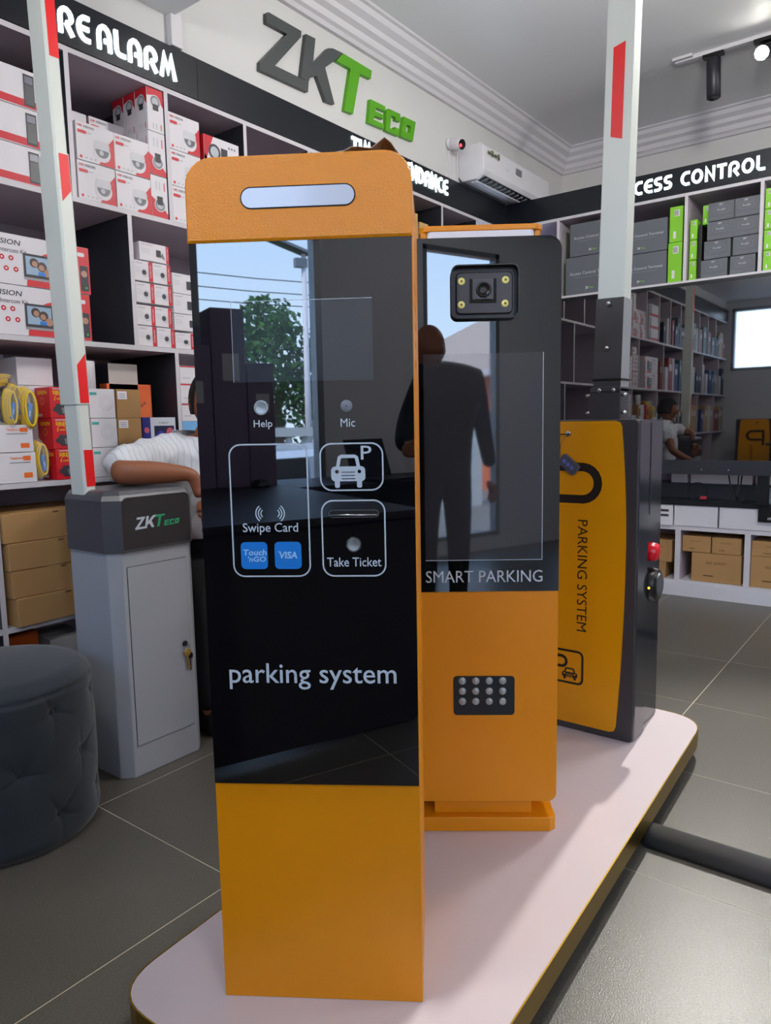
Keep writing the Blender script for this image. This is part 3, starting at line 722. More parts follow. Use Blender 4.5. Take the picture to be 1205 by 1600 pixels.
# ---------------------------------------------------------------- boxed goods, builders return a thing at its lower front left corner
def body(parent, w, h, d, m, fm=None, bev=.0015): return MB().box(0, w, 0, d, 0, h, m, fm).build('carton', parent, bevel=bev)
def dome_box(label, x, zb, yb=2.495, w=.150, h=.131, d=.15, name='camera_box', grp=None):
    t = thing(name, label, 'boxed camera', (x, yb, zb), 0, grp)
    body(t, w, h, d, BOXW, {'left': BOXW, 'right': REDP})
    b = MB(); y = -.0008; s = w / .15
    b.flat([(w * .56, .001), (w - .001, .001), (w - .001, h * .80), (w * .82, h * .58), (w * .88, h * .50)], y, REDP)
    b.flat([(w * .99, h * .80), (w * .88, h * .62), (w * .93, h * .60), (w * .84, h * .44), (w * .99, h * .42)], y - .0001, REDP)
    b.text('HIK', w * .04, w * .17, h * .86, h * .925, y, REDP, .02, .2); b.text('VISION', w * .18, w * .46, h * .86, h * .925, y, DKP, .01, .2)
    b.flat(rrect(w * .04, w * .27, h * .70, h * .785, h * .03, 4), y, REDP); b.rect(w * .29, w * .40, h * .73, h * .76, y, GYP)
    for i, c in enumerate((.10, .24, .36, .47)): b.flat(circ(w * c, h * .09, h * (.042 if i == 0 else .028), 10), y, REDP if i == 0 else GYP)
    b.build('printed_front', t)
    b = MB(); cx, cz = w * .66, h * .36
    b.flat(circ(cx, cz - h * .02, w * .225, 22), y - .0003, BOXW)
    b.flat(rrect(cx - w * .20, cx + w * .20, cz + h * .02, cz + h * .27, w * .07, 4), y - .0005, mat('dome_white', (206, 206, 210), .5))
    b.flat(arc(cx, cz + h * .04, w * .185, 180, 360, 14), y - .0006, MGP); b.flat(arc(cx, cz + h * .04, w * .15, 180, 360, 12), y - .0008, mat('dome_dark', (92, 92, 98), .4))
    b.flat(circ(cx - w * .02, cz - h * .04, w * .06, 12), y - .0010, GYP); b.build('camera_picture', t)
    return t
dome = dome_box('white dome camera box, first of the lower row on the top shelf', 1.503, 1.9215)
def D(x, zb, label, **k): o = dup(dome, (x, k.get('y', 2.495), zb), label=label); return o
D(1.656, 1.9215, 'white dome camera box, second of the lower row on the top shelf')
D(1.506, 2.0545, 'white dome camera box, first of the upper row beside the red stripe boom')
D(1.656, 2.0545, 'white dome camera box, second of the upper row beside the upright boxes')
D(1.503, 2.155, 'white camera box half hidden behind the front row, next to the partition', y=2.66)
D(1.565, 2.155, 'white camera box in the back row with its dark label showing', y=2.655).location.x = 1.660
for i, (zz, nm) in enumerate(((1.9215, 'lowest'), (2.0605, 'middle'), (2.1995, 'topmost'))):
    D(1.9045, zz, 'white dome camera box, %s of the stack beside the orange kiosk head' % nm).scale = (1, 1, 1.05)
def turret_box(label, x, zb, w, h, d, flip, yb=2.495):
    t = thing('camera_box', label, 'boxed camera', (x, yb, zb))
    if flip: body(t, w, h, d, BOXW, {'left': BOXW})
    else: body(t, w, h, d, BOXW, {'left': BOXW, 'top': REDP})
    b = MB(); y = -.0008
    for side in (0, 1):
        q = MB(); W = w if side == 0 else d
        if flip:
            q.flat([(.001, .001), (W - .001, .001), (W - .001, h * .10), (W * .6, h * .30), (.001, h * .48)], y, REDP); cz = h * .30; dz = h * .27
        else:
            q.flat([(.001, h - .001), (W - .001, h - .001), (W - .001, h * .60), (W * .55, h * .86), (.001, h * .80)][::-1], y, REDP); cz = h * .70; dz = -h * .20
        q.flat(circ(W * .5, cz, W * .33, 18), y - .0002, BOXW); q.flat(circ(W * .5, cz, W * .29, 18), y - .0003, mat('cam_blend', (120, 128, 132), .5)); q.flat(circ(W * .5, cz, W * .2, 18), y - .0004, GYP)
        q.rect(W * .34, W * .68, min(cz, cz + dz), max(cz, cz + dz) - h * .06, y - .0006, DKP)
        for c in (.30, .5, .78): q.rect(W * c, W * c + W * .05, h * (.06 if not flip else .66), h * (.2 if not flip else .86), y, REDP if c == .78 else GYP)
        if side == 1: q.xf(Matrix.Translation((0, d, 0)) @ Matrix.Rotation(R(-90), 4, 'Z'))
        for f, mi_ in zip(q.f, q.m): b.add([q.v[i] for i in f], [tuple(range(len(f)))], q.mats[mi_])
    b.build('printed_sides', t); return t
turret_box('narrow upright camera box with a red lower corner, bottom of its stack', 1.8065, 1.9215, .076, .155, .07, True)
turret_box('narrow upright camera box with a red lower corner, above its twin', 1.8065, 2.0785, .076, .160, .07, True)
t0 = turret_box('tall upright camera box with a red top, nearest of the three touching the shelf top', 1.809, 2.2400, .074, .158, .074, False)
dup(t0, (1.809, 2.571, 2.2400), label='tall upright camera box with a red top, middle of the three in a row')
dup(t0, (1.809, 2.647, 2.2400), label='tall upright camera box with a red top, farthest back of the three')
# red and white bullet camera box near the kiosk head
t = thing('camera_box', 'white camera box with a red corner above the top edge of the orange kiosk', 'boxed camera', (2.075, 2.495, 2.158))
body(t, .19, .145, .12, BOXW, {'left': REDP}); b = MB(); y = -.0008
b.flat([(.001, .144), (.001, .02), (.05, .144)][::1], y, REDP); b.flat([(.001, .001), (.06, .001), (.001, .07)], y, REDP); b.flat(circ(.055, .085, .032, 16), y - .0002, DKP); b.flat(circ(.055, .085, .022, 16), y - .0004, GYP); b.rect(.09, .125, .05, .11, y - .0002, DKP)
for c in (.135, .15, .165): b.flat(circ(c, .12, .005, 8), y, MGP)
b.build('printed_front', t)
dup(t, (2.075, 2.495, 1.9215), label='white camera box with a red corner under its twin behind the orange kiosk').scale = (1, 1, 1.62)
# terminals with red band (left top)
t = thing('terminal_box', 'wide white terminal box with a red band, bottom of the three beside the boom', 'boxed terminal', (1.09, 2.495, 1.9215))
body(t, .292, .121, .2, BOXW); b = MB(); y = -.0008; W = .292
b.flat([(.001, .006), (.291, .002), (.291, .026), (.001, .030)], y, REDP); b.flat(arc(.125, .018, .012, 200, -20, 8), y - .0002, REDP)
b.rect(.238, .274, .008, .108, y - .0003, DKP); b.rect(.242, .270, .080, .102, y - .0005, mat('screen_dim', (110, 112, 128), .3)); b.rect(.241, .271, .014, .076, y - .0005, mat('dev_dark', (74, 76, 80), .4)); b.build('printed_front', t)
dup(t, (1.09, 2.495, 2.0445), label='wide white terminal box with a red band, middle of the three beside the boom')
dup(t, (1.09, 2.495, 2.1675), label='wide white terminal box with a red band, topmost of the three beside the boom')
# intercom kits
t = thing('intercom_box', 'white and red video intercom kit box, upper of the two behind the boom', 'boxed intercom', (1.075, 2.495, 1.5865))
w, h = .450, .163
body(t, w, h, .12, BOXW, {'left': BOXW, 'top': BOXW}); b = MB(); y = -.0008
b.text('HIK', .062, .107, h - .035, h - .018, y, REDP, .02, .2); b.text('VISION', .109, .200, h - .035, h - .018, y, DKP, .012, .2); b.text('Video Intercom Kit', .080, .222, h - .060, h - .046, y, DKP, .004)
b.flat([(.215, .001)] + [(x_, z_) for x_, z_ in arc(.330, .012, .112, 175, 92, 8)] + [(.352, .118), (.352, .001)], y, mat('kit_red', (208, 44, 52), .45))
b.rect(.405, .449, .001, h - .001, y, mat('kit_red', (208, 44, 52), .45)); b.flat(rrect(.405, .432, h - .034, h - .020, .006, 4), y - .0002, BOXW)
for x_, z_ in ((.168, .085), (.182, .050), (.138, .085), (.150, .050), (.108, .085)): b.flat(circ(x_, z_, .0085, 14), y, REDP); b.rect(x_ - .003, x_ + .003, z_ - .003, z_ + .003, y - .0002, BOXW)
b.build('printed_front', t)
b = MB(); PH1, PH2, PH3 = mat('photo_sky', (150, 176, 200), .4), mat('photo_hair', (62, 46, 40), .4), mat('photo_face', (176, 132, 108), .4)
b.rect(.208, .352, .030, .108, y - .0004, DKP); b.rect(.216, .300, .040, .100, y - .0006, PH1); b.flat(circ(.245, .080, .016, 12), y - .0008, PH2); b.flat(circ(.247, .077, .010, 12), y - .0010, PH3)
b.flat(circ(.272, .070, .017, 12), y - .0008, PH2); b.flat(circ(.270, .067, .010, 12), y - .0010, PH3); b.flat(circ(.290, .052, .014, 12), y - .0008, PH3); b.rect(.258, .282, .040, .052, y - .0009, BLUEP); b.rect(.208, .352, .022, .030, y - .0005, mat('stand_silver', (150, 152, 156), .4)); b.build('monitor_picture', t)
b = MB(); b.flat(rrect(.412, .443, .010, .098, .005, 4), y - .0004, DKP); b.flat(circ(.427, .070, .012, 12), y - .0006, PH3); b.flat(circ(.433, .022, .004, 8), y - .0006, mat('call_green', (40, 190, 90), .4)); b.build('phone_picture', t)
dup(t, (1.068, 2.495, 1.4215), label='white and red video intercom kit box, lower of the two behind the boom')
# small turret boxes, row B
def small_box(label, x, zb, w=.086, h=.080, red=.018, cam_=True, yb=2.495, d=.12, body_m=BOXW, cx=.62):
    t = thing('camera_box', label, 'boxed camera', (x, yb, zb)); body(t, w, h, d, body_m); b = MB(); y = -.0008
    if red: b.rect(w - red, w - .0005, .001, h - .001, y, REDP); b.vtext('HIKVISION', w - red * .7, w - red * .35, h * .2, h * .85, y - .0002, BOXW)
    b.text('HIKVISION', w * .07, w * .45, h * .84, h * .90, y, MGP)
    for q in range(3): b.rect(w * .07, w * .36, h * (.62 - .1 * q), h * (.64 - .1 * q), y, GYP)
    if cam_: b.flat(circ(w * (cx - .04), h * .42, h * .22, 14), y - .0002, mat('cam_pale', (204, 204, 210), .4)); b.flat(circ(w * (cx - .09), h * .44, h * .13, 12), y - .0004, DKP)
    b.build('printed_front', t); return t
zs = [1.4215, 1.5005, 1.5855, 1.6670]
s0 = small_box('small white turret camera box, bottom left of the block behind the kiosk', 1.712, zs[0], .083, .076)
nmz = ['bottom', 'second', 'third', 'top']
for k in range(1, 4): dup(s0, (1.712 + (0, -.001, .001, -.002)[k], 2.495, zs[k]), label='small white turret camera box beside the charcoal partition, %s row' % nmz[k]).scale = (1, 1, 1.0)
for k in range(4): dup(s0, (1.798 + (0, -.008, -.002, -.004)[k], 2.495, zs[k]), label='small white turret camera box, second from the charcoal partition, %s row' % nmz[k])
s1 = small_box('small white bullet camera box touching the kiosk edge, upper one', 1.885, 1.6420, .095, .078, 0, False)
b = MB(); b.flat(rrect(.066, .088, .018, .052, .004, 3), -.0014, DKP); b.build('camera_picture', s1)
dup(s1, (1.885, 2.495, 1.5625), label='small white bullet camera box touching the kiosk edge, lower one')
dup(s0, (1.885, 2.495, 1.4215), label='small white box at the kiosk edge, bottom of its stack').scale = (1.15, 1, .85)
dup(s1, (1.885, 2.495, 1.4950), label='small white box at the kiosk edge, second of its stack').scale = (1.1, 1, .84)
t = small_box('lilac white camera box lying crosswise on top of the turret camera boxes', 1.742, 1.7490, .135, .068, .014, False, yb=2.50)
b = MB(); b.flat(rrect(.075, .097, .020, .046, .004, 3), -.0014, DKP); b.flat([(.094, .022), (.116, .012), (.104, .040)], -.0012, MGP); b.build('camera_picture', t)
# row C
def plain(name, label, cat, x, zb, w, h, d, m, yb=2.495, fm=None, rz=0, grp=None):
    t = thing(name, label, cat, (x, yb, zb), rz, grp); body(t, w, h, d, m, fm); return t
plain('storage_box', 'plain white carton standing behind the narrow upright camera boxes', 'box', 1.797, 1.9215, .085, .318, .16, BOXW, 2.57)
t = plain('storage_box', 'white carton with orange print, upper of the two below the yellow cables', 'box', 1.082, 1.0300, .190, .092, .2, BOXW)
b = MB(); b.text('Telephone', .100, .145, .070, .080, -.0008, ORP, .01); b.rect(.146, .172, .068, .082, -.0008, ORP); b.rect(.100, .170, .0605, .063, -.0008, MGP); b.flat(rrect(.145, .175, .014, .030, .002, 3), -.0008, ORP); b.build('printed_front', t)
dup(t, (1.086, 2.495, .9265), label='white carton with orange print, lower of the two on the shelf board').scale = (1, 1, 1.1)
t = thing('siren_box', 'red siren box with yellow lettering, bottom of the three behind the boom', 'boxed siren', (1.348, 2.495, .9265))
body(t, .10, .108, .10, SIRR); b = MB(); y = -.0008
b.text('SIREN', .012, .060, .082, .096, y, YLP, .03); b.rect(.012, .070, .1, .103, y, BOXW); b.ribbon(arc(.034, .066, .017, 200, -20, 8), .002, y, YLP); b.text('110dB', .020, .046, .064, .070, y, YLP, .02)
b.flat([(.010, .034), (.022, .042), (.022, .050), (.098, .046), (.098, .012), (.030, .010), (.022, .020), (.010, .024)], y - .0002, DKP); b.flat([(.040, .036), (.098, .038), (.098, .016), (.044, .016)], y - .0004, MGP); b.build('printed_front', t)
q = MB(); q.text('SIREN', .02, .085, .083, .096, y, YLP, .03); q.ribbon(circ(.05, .06, .012, 12), .002, y, YLP, closed=True); q.rect(.012, .045, .006, .016, y, BOXW); q.xf(Matrix.Translation((0, .1, 0)) @ Matrix.Rotation(R(-90), 4, 'Z')); q.build('printed_side', t)
dup(t, (1.343, 2.495, 1.0355), label='red siren box with yellow lettering, middle of the three behind the boom')
dup(t, (1.340, 2.495, 1.1445), label='red siren box with yellow lettering, topmost of the three behind the boom')
t = thing('detector_box', 'white box with a teal tab and circle print, bottom of three beside the red stripe', 'box', (1.492, 2.495, .9265))
body(t, .104, .107, .104, BOXW); b = MB(); b.rect(.002, .030, .084, .094, -.0008, TEALP); b.ribbon(circ(.066, .056, .027, 18), .0012, -.0008, GYP, closed=True); b.ribbon(circ(.066, .056, .017, 14), .001, -.0008, GYP, closed=True); b.build('printed_front', t)
dup(t, (1.492, 2.495, 1.0350), label='white box with a teal tab and circle print, middle of three beside the red stripe')
dup(t, (1.490, 2.495, 1.1435), label='white box with a teal tab and circle print, topmost of three beside the red stripe')
t = plain('cardboard_box', 'small brown cardboard box with a white label, topmost beside the teal tab box', 'box', 1.602, 1.1435, .102, .108, .104, CARD)
b = MB(); b.rect(.004, .044, .070, .100, -.0008, LAMPW)
for q in range(3): b.rect(.010, .036, .090 - .007 * q, .0915 - .007 * q, -.0012, DKP)
b.build('paper_label', t)
dup(t, (1.601, 2.495, 1.0350), label='small brown cardboard box with a white label, middle of the stack beside the tablet box')
dup(t, (1.600, 2.495, .9265), label='small brown cardboard box with a white label, lowest, above the leaning arm')
t = plain('storage_box', 'pale grey white carton standing on the cardboard boxes by the charcoal partition', 'box', 1.640, 1.2530, .13, .104, .14, mat('greige_carton', (206, 196, 188), .6), 2.60, {'left': DARKB})
t = plain('gift_box', 'bright orange box with a script logo behind the cardboard boxes', 'box', 1.630, 1.1440, .20, .135, .05, mat('orange_carton', (226, 78, 40), .4, noise=.3, nscale=9, nrgb=(240, 130, 70)), 2.60)
b = MB(); b.text('Car', .132, .160, .045, .062, -.0008, DKP, .01, .3); b.text('&', .160, .172, .055, .066, -.0008, DKP); b.build('logo', t)
plain('pedestal_box', 'plinth carton hidden behind the small cardboard boxes', 'box', 1.628, .9265, .19, .216, .05, CARD, 2.602)
t = plain('tablet_box', 'blue tablet box with white edge and pink picture beside the cardboard box', 'boxed tablet', 1.708, 1.0395, .155, .106, .085, mat('navy_carton', (40, 42, 120), .4))
b = MB(); b.rect(.036, .154, .001, .105, -.0008, mat('pale_sleeve', (196, 200, 210), .4)); b.rect(.052, .146, .001, .072, -.0010, mat('screen_navy', (30, 34, 66), .3)); b.flat([(.052, .03), (.08, .055), (.11, .04), (.146, .06), (.146, .001), (.052, .001)], -.0012, mat('screen_violet', (56, 56, 150), .3))
b.flat(circ(.126, .048, .017, 12), -.0014, mat('screen_pink', (196, 90, 110), .3)); b.text('TABLET', .075, .12, .080, .087, -.0010, DKP); b.text('Android', .075, .115, .030, .038, -.0016, BOXW); b.flat(circ(.018, .055, .012, 10), -.0010, mat('screen_pink', (196, 90, 110), .3)); b.build('printed_front', t)
plain('tablet_box', 'dark navy tablet box lying under the blue tablet box', 'boxed tablet', 1.708, .9265, .155, .112, .085, mat('navy_carton', (40, 42, 120), .4))
plain('storage_box', 'dark maroon carton against the charcoal partition behind the tablet box', 'box', 1.800, .9265, .072, .35, .12, mat('maroon_carton', (62, 40, 44), .5), 2.66)
for k, (zz, hh) in enumerate(((.9265, .13), (1.0575, .07), (1.1285, .072), (1.2015, .080), (1.2825, .072))):
    t = plain('storage_box', ['white carton at the kiosk edge lowest in the stack beside the white partition', 'light blue carton at the kiosk edge below the white boxes', 'white carton with a thin red line at the kiosk edge, above the light blue one', 'white carton with a thin red line at the kiosk edge, second from its stack top', 'white carton with a thin red line at the kiosk edge, top of its stack'][k], 'box', 1.897, zz, .13, hh, .15, mat('sky_carton', (120, 180, 230), .4) if k == 1 else BOXW)
    if k > 1: b = MB(); b.rect(.001, .129, hh - .006, hh - .001, -.0008, REDP); b.rect(.012, .05, .02, .024, -.0008, GYP); b.build('printed_front', t)
# back of row C
plain('storage_box', 'cream carton at the back of the shelf above the yellow cables', 'box', 1.14, 1.253, .17, .125, .12, LAMPW, 2.74)
plain('storage_box', 'large pale carton under the cream carton at the shelf back', 'box', 1.10, .9265, .20, .325, .12, BOXW, 2.74)
plain('storage_box', 'pale grey carton top of two beside the charcoal partition behind the siren boxes', 'box', 1.285, 1.262, .13, .098, .12, BOXW, 2.60)
plain('storage_box', 'pale grey carton lower of two behind the siren boxes', 'box', 1.285, .9265, .13, .334, .12, BOXW, 2.60)
t = thing('roll_tube', 'white paper tube standing on the teal tab boxes beside the boom', 'tube', (1.523, 2.56, 1.2515)); MB().lathe([(.032, 0), (.032, .100), (.030, .103), (.0, .103)], BOXW, n=20).build('roll', t)
# cable bundles
def bundle(label, x, y, zc, hw, hh, rz=0, flat_=False, n=6):
    t = thing('cable_bundle', label, 'cables', (x, y, zc), rz); b = MB()
    for k in range(n):
        a = hw * (.72 + .05 * k) + random.uniform(-.004, .004); c = hh * (.78 + .035 * k); yy = (k - n / 2) * .0075
        if flat_: pts = [(a * math.cos(q), c * .6 * math.sin(q), (k - n / 2) * .006 + random.uniform(-.001, .001)) for q in [2 * PI * i / 18 for i in range(18)]]
        else: pts = [(a * math.cos(q) + random.uniform(-.001, .001), yy, c * math.sin(q)) for q in [2 * PI * i / 18 for i in range(18)]]
        b.tube(pts, .0038, YCAB, 6, closed=True)
    b.build('cable', t)
    b = MB()
    if flat_: b.box(-hw * .7, -hw * .2, -hh * .62, -hh * .35, -.020, .020, BLUT)
    else: b.box(-hw * .35, hw * .30, -.026, .026, -hh * .60, hh * .25, BLUT); b.box(-hw * .2, hw * .15, -.0265, .0265, -hh * .4, -hh * .05, BOXW); b.xf(Matrix.Rotation(R(random.uniform(-16, 16)), 4, 'Y'))
    b.build('blue_label', t, bevel=.004)
    b = MB(); g = 12; vv = []
    for j in range(7):
        for i in range(g):
            q = 2 * PI * i / g; s_ = [.2, .9, 1.08, 1.12, 1.08, .9, .2][j]
            if flat_: vv.append((hw * s_ * math.cos(q) * random.uniform(.95, 1.1), hh * .75 * s_ * math.sin(q), -.03 + .06 * j / 6))
            else: vv.append((hw * s_ * math.cos(q) * random.uniform(.95, 1.1), .04 * s_ * math.sin(q) * random.uniform(.8, 1.1), -hh * 1.1 + hh * 2.2 * j / 6))
    b.add(vv, [(j * g + i, j * g + (i + 1) % g, (j + 1) * g + (i + 1) % g, (j + 1) * g + i) for j in range(6) for i in range(g)], BAG); b.build('plastic_bag', t)
    return t
bundle('bagged yellow network cable hanging over the open carton edge', 1.205, 2.505, 1.180, .020, .066, 4)
bundle('bagged yellow network cable, second, beside the red siren boxes', 1.268, 2.51, 1.175, .026, .074, -6, n=8)
bundle('bagged yellow network cable standing on the shelf board by the lowest siren box', 1.305, 2.53, 1.000, .022, .068, 10)
bundle('bagged yellow network cable squeezed between its two neighbours by the open carton', 1.236, 2.535, 1.195, .020, .070, 2)
bundle('bagged yellow network cable lying flat on top of the open carton', 1.175, 2.58, 1.278, .075, .075, 0, True)
t = thing('open_carton', 'open brown carton holding yellow cables on the white cartons', 'box', (1.082, 2.56, 1.1265)); b = MB()
b.box(0, .10, 0, .004, 0, .12, CARD); b.box(0, .004, .004, .14, 0, .12, CARD); b.box(.096, .1, .004, .14, 0, .12, CARD); b.box(0, .1, .14, .144, 0, .12, CARD); b.box(0, .1, 0, .144, -.0, .003, CARD); b.build('carton', t)
b = MB(); b.add([(.0, 0, .12), (.1, 0, .12), (.12, -.05, .128), (.01, -.05, .10)], [(0, 1, 2, 3)], CARD); b.build('flap', t)
for k in range(3):
    t = thing('paper_envelope', ['grey green envelope lying tilted in front of the open carton', 'grey green envelope under the tilted one at the open carton', 'grey green envelope nearest the picture edge by the open carton'][k], 'envelope', (1.125 + .01 * k, 2.500 + .004 * k, 1.126 + .008 * k)); b = MB(); b.box(-.04, .045, 0, .05, 0, .006, mat('sage_paper', (150, 152, 136), .7)); b.xf(Matrix.Rotation(R(10 + 9 * k), 4, 'Y')); b.build('paper', t)
# row D cartons
def big_carton(label, x, zb, w, h, d, rz, yb):
    t = thing('cardboard_carton', label, 'box', (x, yb, zb), rz); b = MB(); b.box(0, w, 0, d, 0, h, CARD); b.build('carton', t, bevel=.003)
    b = MB(); b.rect(w * .42, w * .47, h * .90, h * .96, -.0008, CARDD); b.box(w * .3, w * .7, -.0006, .0, h * .98, h + .0006, mat('tape_tan', (186, 152, 104), .3)); b.build('tape', t); return t
big_carton('long brown cardboard carton, bottom of the stack of four beside the grey gate', 1.158, .4365, .42, .098, .30, 3, 2.46)
big_carton('long brown cardboard carton, second from the bottom of the stack beside the grey gate', 1.150, .5355, .42, .093, .30, 2, 2.47)
big_carton('long brown cardboard carton, third from the bottom of the stack beside the grey gate', 1.146, .6295, .42, .094, .30, 1, 2.47)
big_carton('long brown cardboard carton, topmost of the stack beside the grey gate', 1.125 + .012, .7245, .42, .100, .30, 0, 2.48)
# row E
plain('storage_box', 'dim orange and red box on the bottom shelf behind the ottoman', 'box', 1.175, .0205, .11, .36, .2, mat('dim_orange', (190, 84, 30), .5), 2.58, rz=6)
plain('storage_box', 'grey scuffed box with a slanted lid on the bottom shelf behind the ottoman', 'box', 1.29, .0205, .13, .33, .2, mat('scuff_grey', (150, 148, 146), .6, noise=.4, nscale=12), 2.52, rz=-8)

# ---------------------------------------------------------------- far wall goods (fronts face -x; local x = -y)
def rbox(label, y_left, zb, w, h, d, m=GREYC, xf=4.69, left=GRN, name='device_box', txt=None, cat='boxed device'):
    t = thing(name, label, cat, (xf, y_left, zb), -90); MB().box(0, w, 0, d, 0, h, m, {'left': left or m}).build('carton', t, bevel=.002)
    if txt:
        b = MB(); y = -.0008
        if txt == 'wide':
            b.text('Access Control Terminal', w * .08, w * .92, h * .52, h * .60, y, GYP, .004); b.rect(w * .18, w * .8, h * .44, h * .455, y, MGP); b.text('ZK', w * .40, w * .46, h * .13, h * .19, y, BOXW, .02); b.text('Teco', w * .465, w * .56, h * .13, h * .19, y, GRN, .01)
        else:
            b.text('ZKT', w * .40, w * .54, h * .82, h * .90, y, BOXW, .02); b.text('ProID', w * .34, w * .64, h * .52, h * .62, y, GYP, .01); b.ribbon(rrect(w * .2, w * .8, h * .40, h * .72, h * .14, 4), .0015, y, MGP, closed=True); b.text('Standalone Access', w * .1, w * .9, h * .12, h * .19, y, MGP)
        b.build('printed_front', t)
    return t
rbox('wide grey device box with green side, upper one beside the upright boom and kiosk', 2.025, 2.165, .32, .205, .25, txt='wide')
rbox('wide grey device box with green side, lower one beside the upright boom and kiosk', 2.052, 1.9215, .34, .240, .25, txt='wide')
rbox('wide grey device box, upper of two beside the tall lime cartons', 1.700, 2.122, .295, .190, .25, txt='wide')
rbox('wide grey device box, lower of two beside the tall lime cartons', 1.700, 1.9215, .295, .197, .25, txt='wide')
def lime(label, y_left, zb, w, h, x=4.69):
    t = thing('lime_carton', label, 'boxed device', (x, y_left, zb), -90); MB().box(0, w, 0, .16, 0, h, GRN).build('carton', t, bevel=.0015)
    b = MB(); b.rect(w * .35, w * .75, h * .72, h * .90, -.0008, BOXW); b.rect(w * .3, w * .5, h * .1, h * .3, -.0008, BOXW)
    for q in range(4): b.rect(w * .38 + w * .08 * q, w * .42 + w * .08 * q, h * .74, h * .88, -.0010, DKP)
    b.build('printed_label', t); return t
lime('tall lime green carton, upper one beside the grey device boxes', 1.391, 2.157, .076, .205)
lime('tall lime green carton, lower one beside the grey device boxes', 1.395, 1.9215, .080, .233)
for k in range(3): lime('small lime green carton, %s of three at the white partition under the sign' % ('bottom', 'middle', 'top')[k], 1.272, 1.9215 + .116 * k, .040, .113)
for k in range(4): lime('small lime green carton, %s of four at the picture edge' % ('bottom', 'second', 'third', 'top')[k], .872, 1.9215 + .112 * k, .045, .109)
rbox('stack of dark cartons beside the three small lime cartons', 1.224, 1.9215, .020, .31, .16, BLK, left=BLK)
nm4 = ['bottom', 'second', 'third', 'top']
for k in range(4):
    rbox('small grey device box in the first column right of the lime cartons, %s row' % nm4[k], (1.205, 1.190, 1.176, 1.172)[k], 1.9215 + .106 * k, .145, .103, .18, txt='s')
    rbox('small grey device box in the second column, below the letters, %s row' % nm4[k], (1.045, 1.034, 1.034, 1.034)[k], 1.9215 + .106 * k, .135, .103, .18, txt='s')
t = lime('lime green carton set back above the three small lime cartons', 1.215, 2.24, .04, .11, 4.74)
# box & tan items high in the left shelf end (seen between the kiosks)
plain('storage_box', 'tan box standing in the top shelf beyond the orange kiosk head', 'box', 3.57, 1.9215, .10, .40, .2, mat('tan_carton', (196, 160, 104), .6), 2.53)
plain('storage_box', 'slim tan box beside its twin in the top shelf beyond the orange kiosk', 'box', 3.69, 1.9215, .09, .36, .2, mat('tan_carton', (196, 160, 104), .6), 2.53)
plain('storage_box', 'white flat box leaning in the top shelf above the kiosk lamp', 'box', 3.95, 1.9215, .22, .36, .05, BOXW, 2.56)
# television
TV = thing('television', 'very large black television with a mirror-like screen under the far shelf', 'television', (4.598, 2.19, .768), -90)
b = MB(); W, H = 1.93, 1.125
b.box(0, W, .004, .05, 0, H, BLK); b.build('rear_case', TV)
b = MB(); b.box(0, W, -.006, .01, 0, .085, mat('bezel_grey', (44, 46, 52), .3)); b.box(0, .018, -.006, .01, .085, H, BLK); b.box(W - .018, W, -.006, .01, .085, H, BLK); b.box(0, W, -.006, .01, H - .018, H, BLK); b.build('bezel', TV)
MB().box(.018, W - .018, 0, .006, .085, H - .018, TVGLASS).build('screen_glass', TV)
for x_ in (1.05, 1.20):
    b = MB(); b.lathe([(.004, 0), (0, .002)], PRINT, (x_, -.006, .03), 'y', 8); b.build('indicator', TV)
for x_ in (.5, 1.35): MB().box(x_, x_ + .06, .01, .05, -.168, .0, BLK).build('stand_foot', TV)
# things between television and worktop
rb = lambda *a, **k: rbox(*a, **k)
rb('white carton on the dark ledge under the television, beside the yellow gate', 1.40, .691, .10, .075, .12, BOXW, 4.90, None, 'storage_box', cat='box')
rb('long white carton on the dark ledge under the television', 1.28, .691, .36, .070, .12, BOXW, 4.90, None, 'storage_box', cat='box')
rb('second long white carton with grey print under the television', .90, .691, .30, .068, .12, BOXW, 4.90, None, 'storage_box', cat='box')
t = thing('wire_ring', 'black cable ring standing on the dark worktop under the television', 'cable', (4.72, 1.19, .5985), -90)
MB().tube([(.055 * math.cos(q), 0, .055 + .055 * math.sin(q)) for q in [2 * PI * i / 24 for i in range(24)]], .0035, BLK, 6, closed=True).build('loop', t)
b = MB(); b.box(.02, .055, -.02, .01, .012, .028, mat('dim_red', (190, 50, 60), .4)); b.build('plug', t)
t = thing('power_cables', 'black cables hanging down from the television to the worktop', 'cable', (4.72, .96, .5985), -90); b = MB()
for dx in (-.06, 0, .02): b.tube([(dx, 0, .18), (dx * .7, -.01, .10), (dx * .2 + .0, -.02, .045), (.0, -.02, .006)], .004, BLK, 6)
b.box(-.08, .03, -.035, .0, 0, .012, BLK); b.build('cable', t)
t = thing('tape_roll_jar', 'clear plastic bottle on the worktop at the picture edge', 'bottle', (4.73, .80, .5985), 0)
MB().lathe([(.026, 0), (.030, .006), (.030, .065), (.022, .085), (.014, .095)], BOTG, n=18).build('bottle', t); MB().lathe([(.015, .095), (.015, .108), (0, .109)], RUB, n=14).build('cap', t)
t = rb('small open carton with dark print on the counter edge beside the gate', 1.43, .442, .105, .12, .02, BOXW, 4.655, None, 'storage_box', cat='box')
b = MB(); b.rect(.03, .09, .085, .10, -.001, DKP); b.rect(.03, .09, .055, .070, -.001, DKP); b.build('printed_front', t)
t = rb('black device box with white logo hung at the counter front at picture edge', .835, .497, .14, .073, .02, BLK, 4.645, None, 'device_box'); b = MB(); b.text('HP', .05, .07, .015, .03, -.001, BOXW, 0, .3); b.build('logo', t)
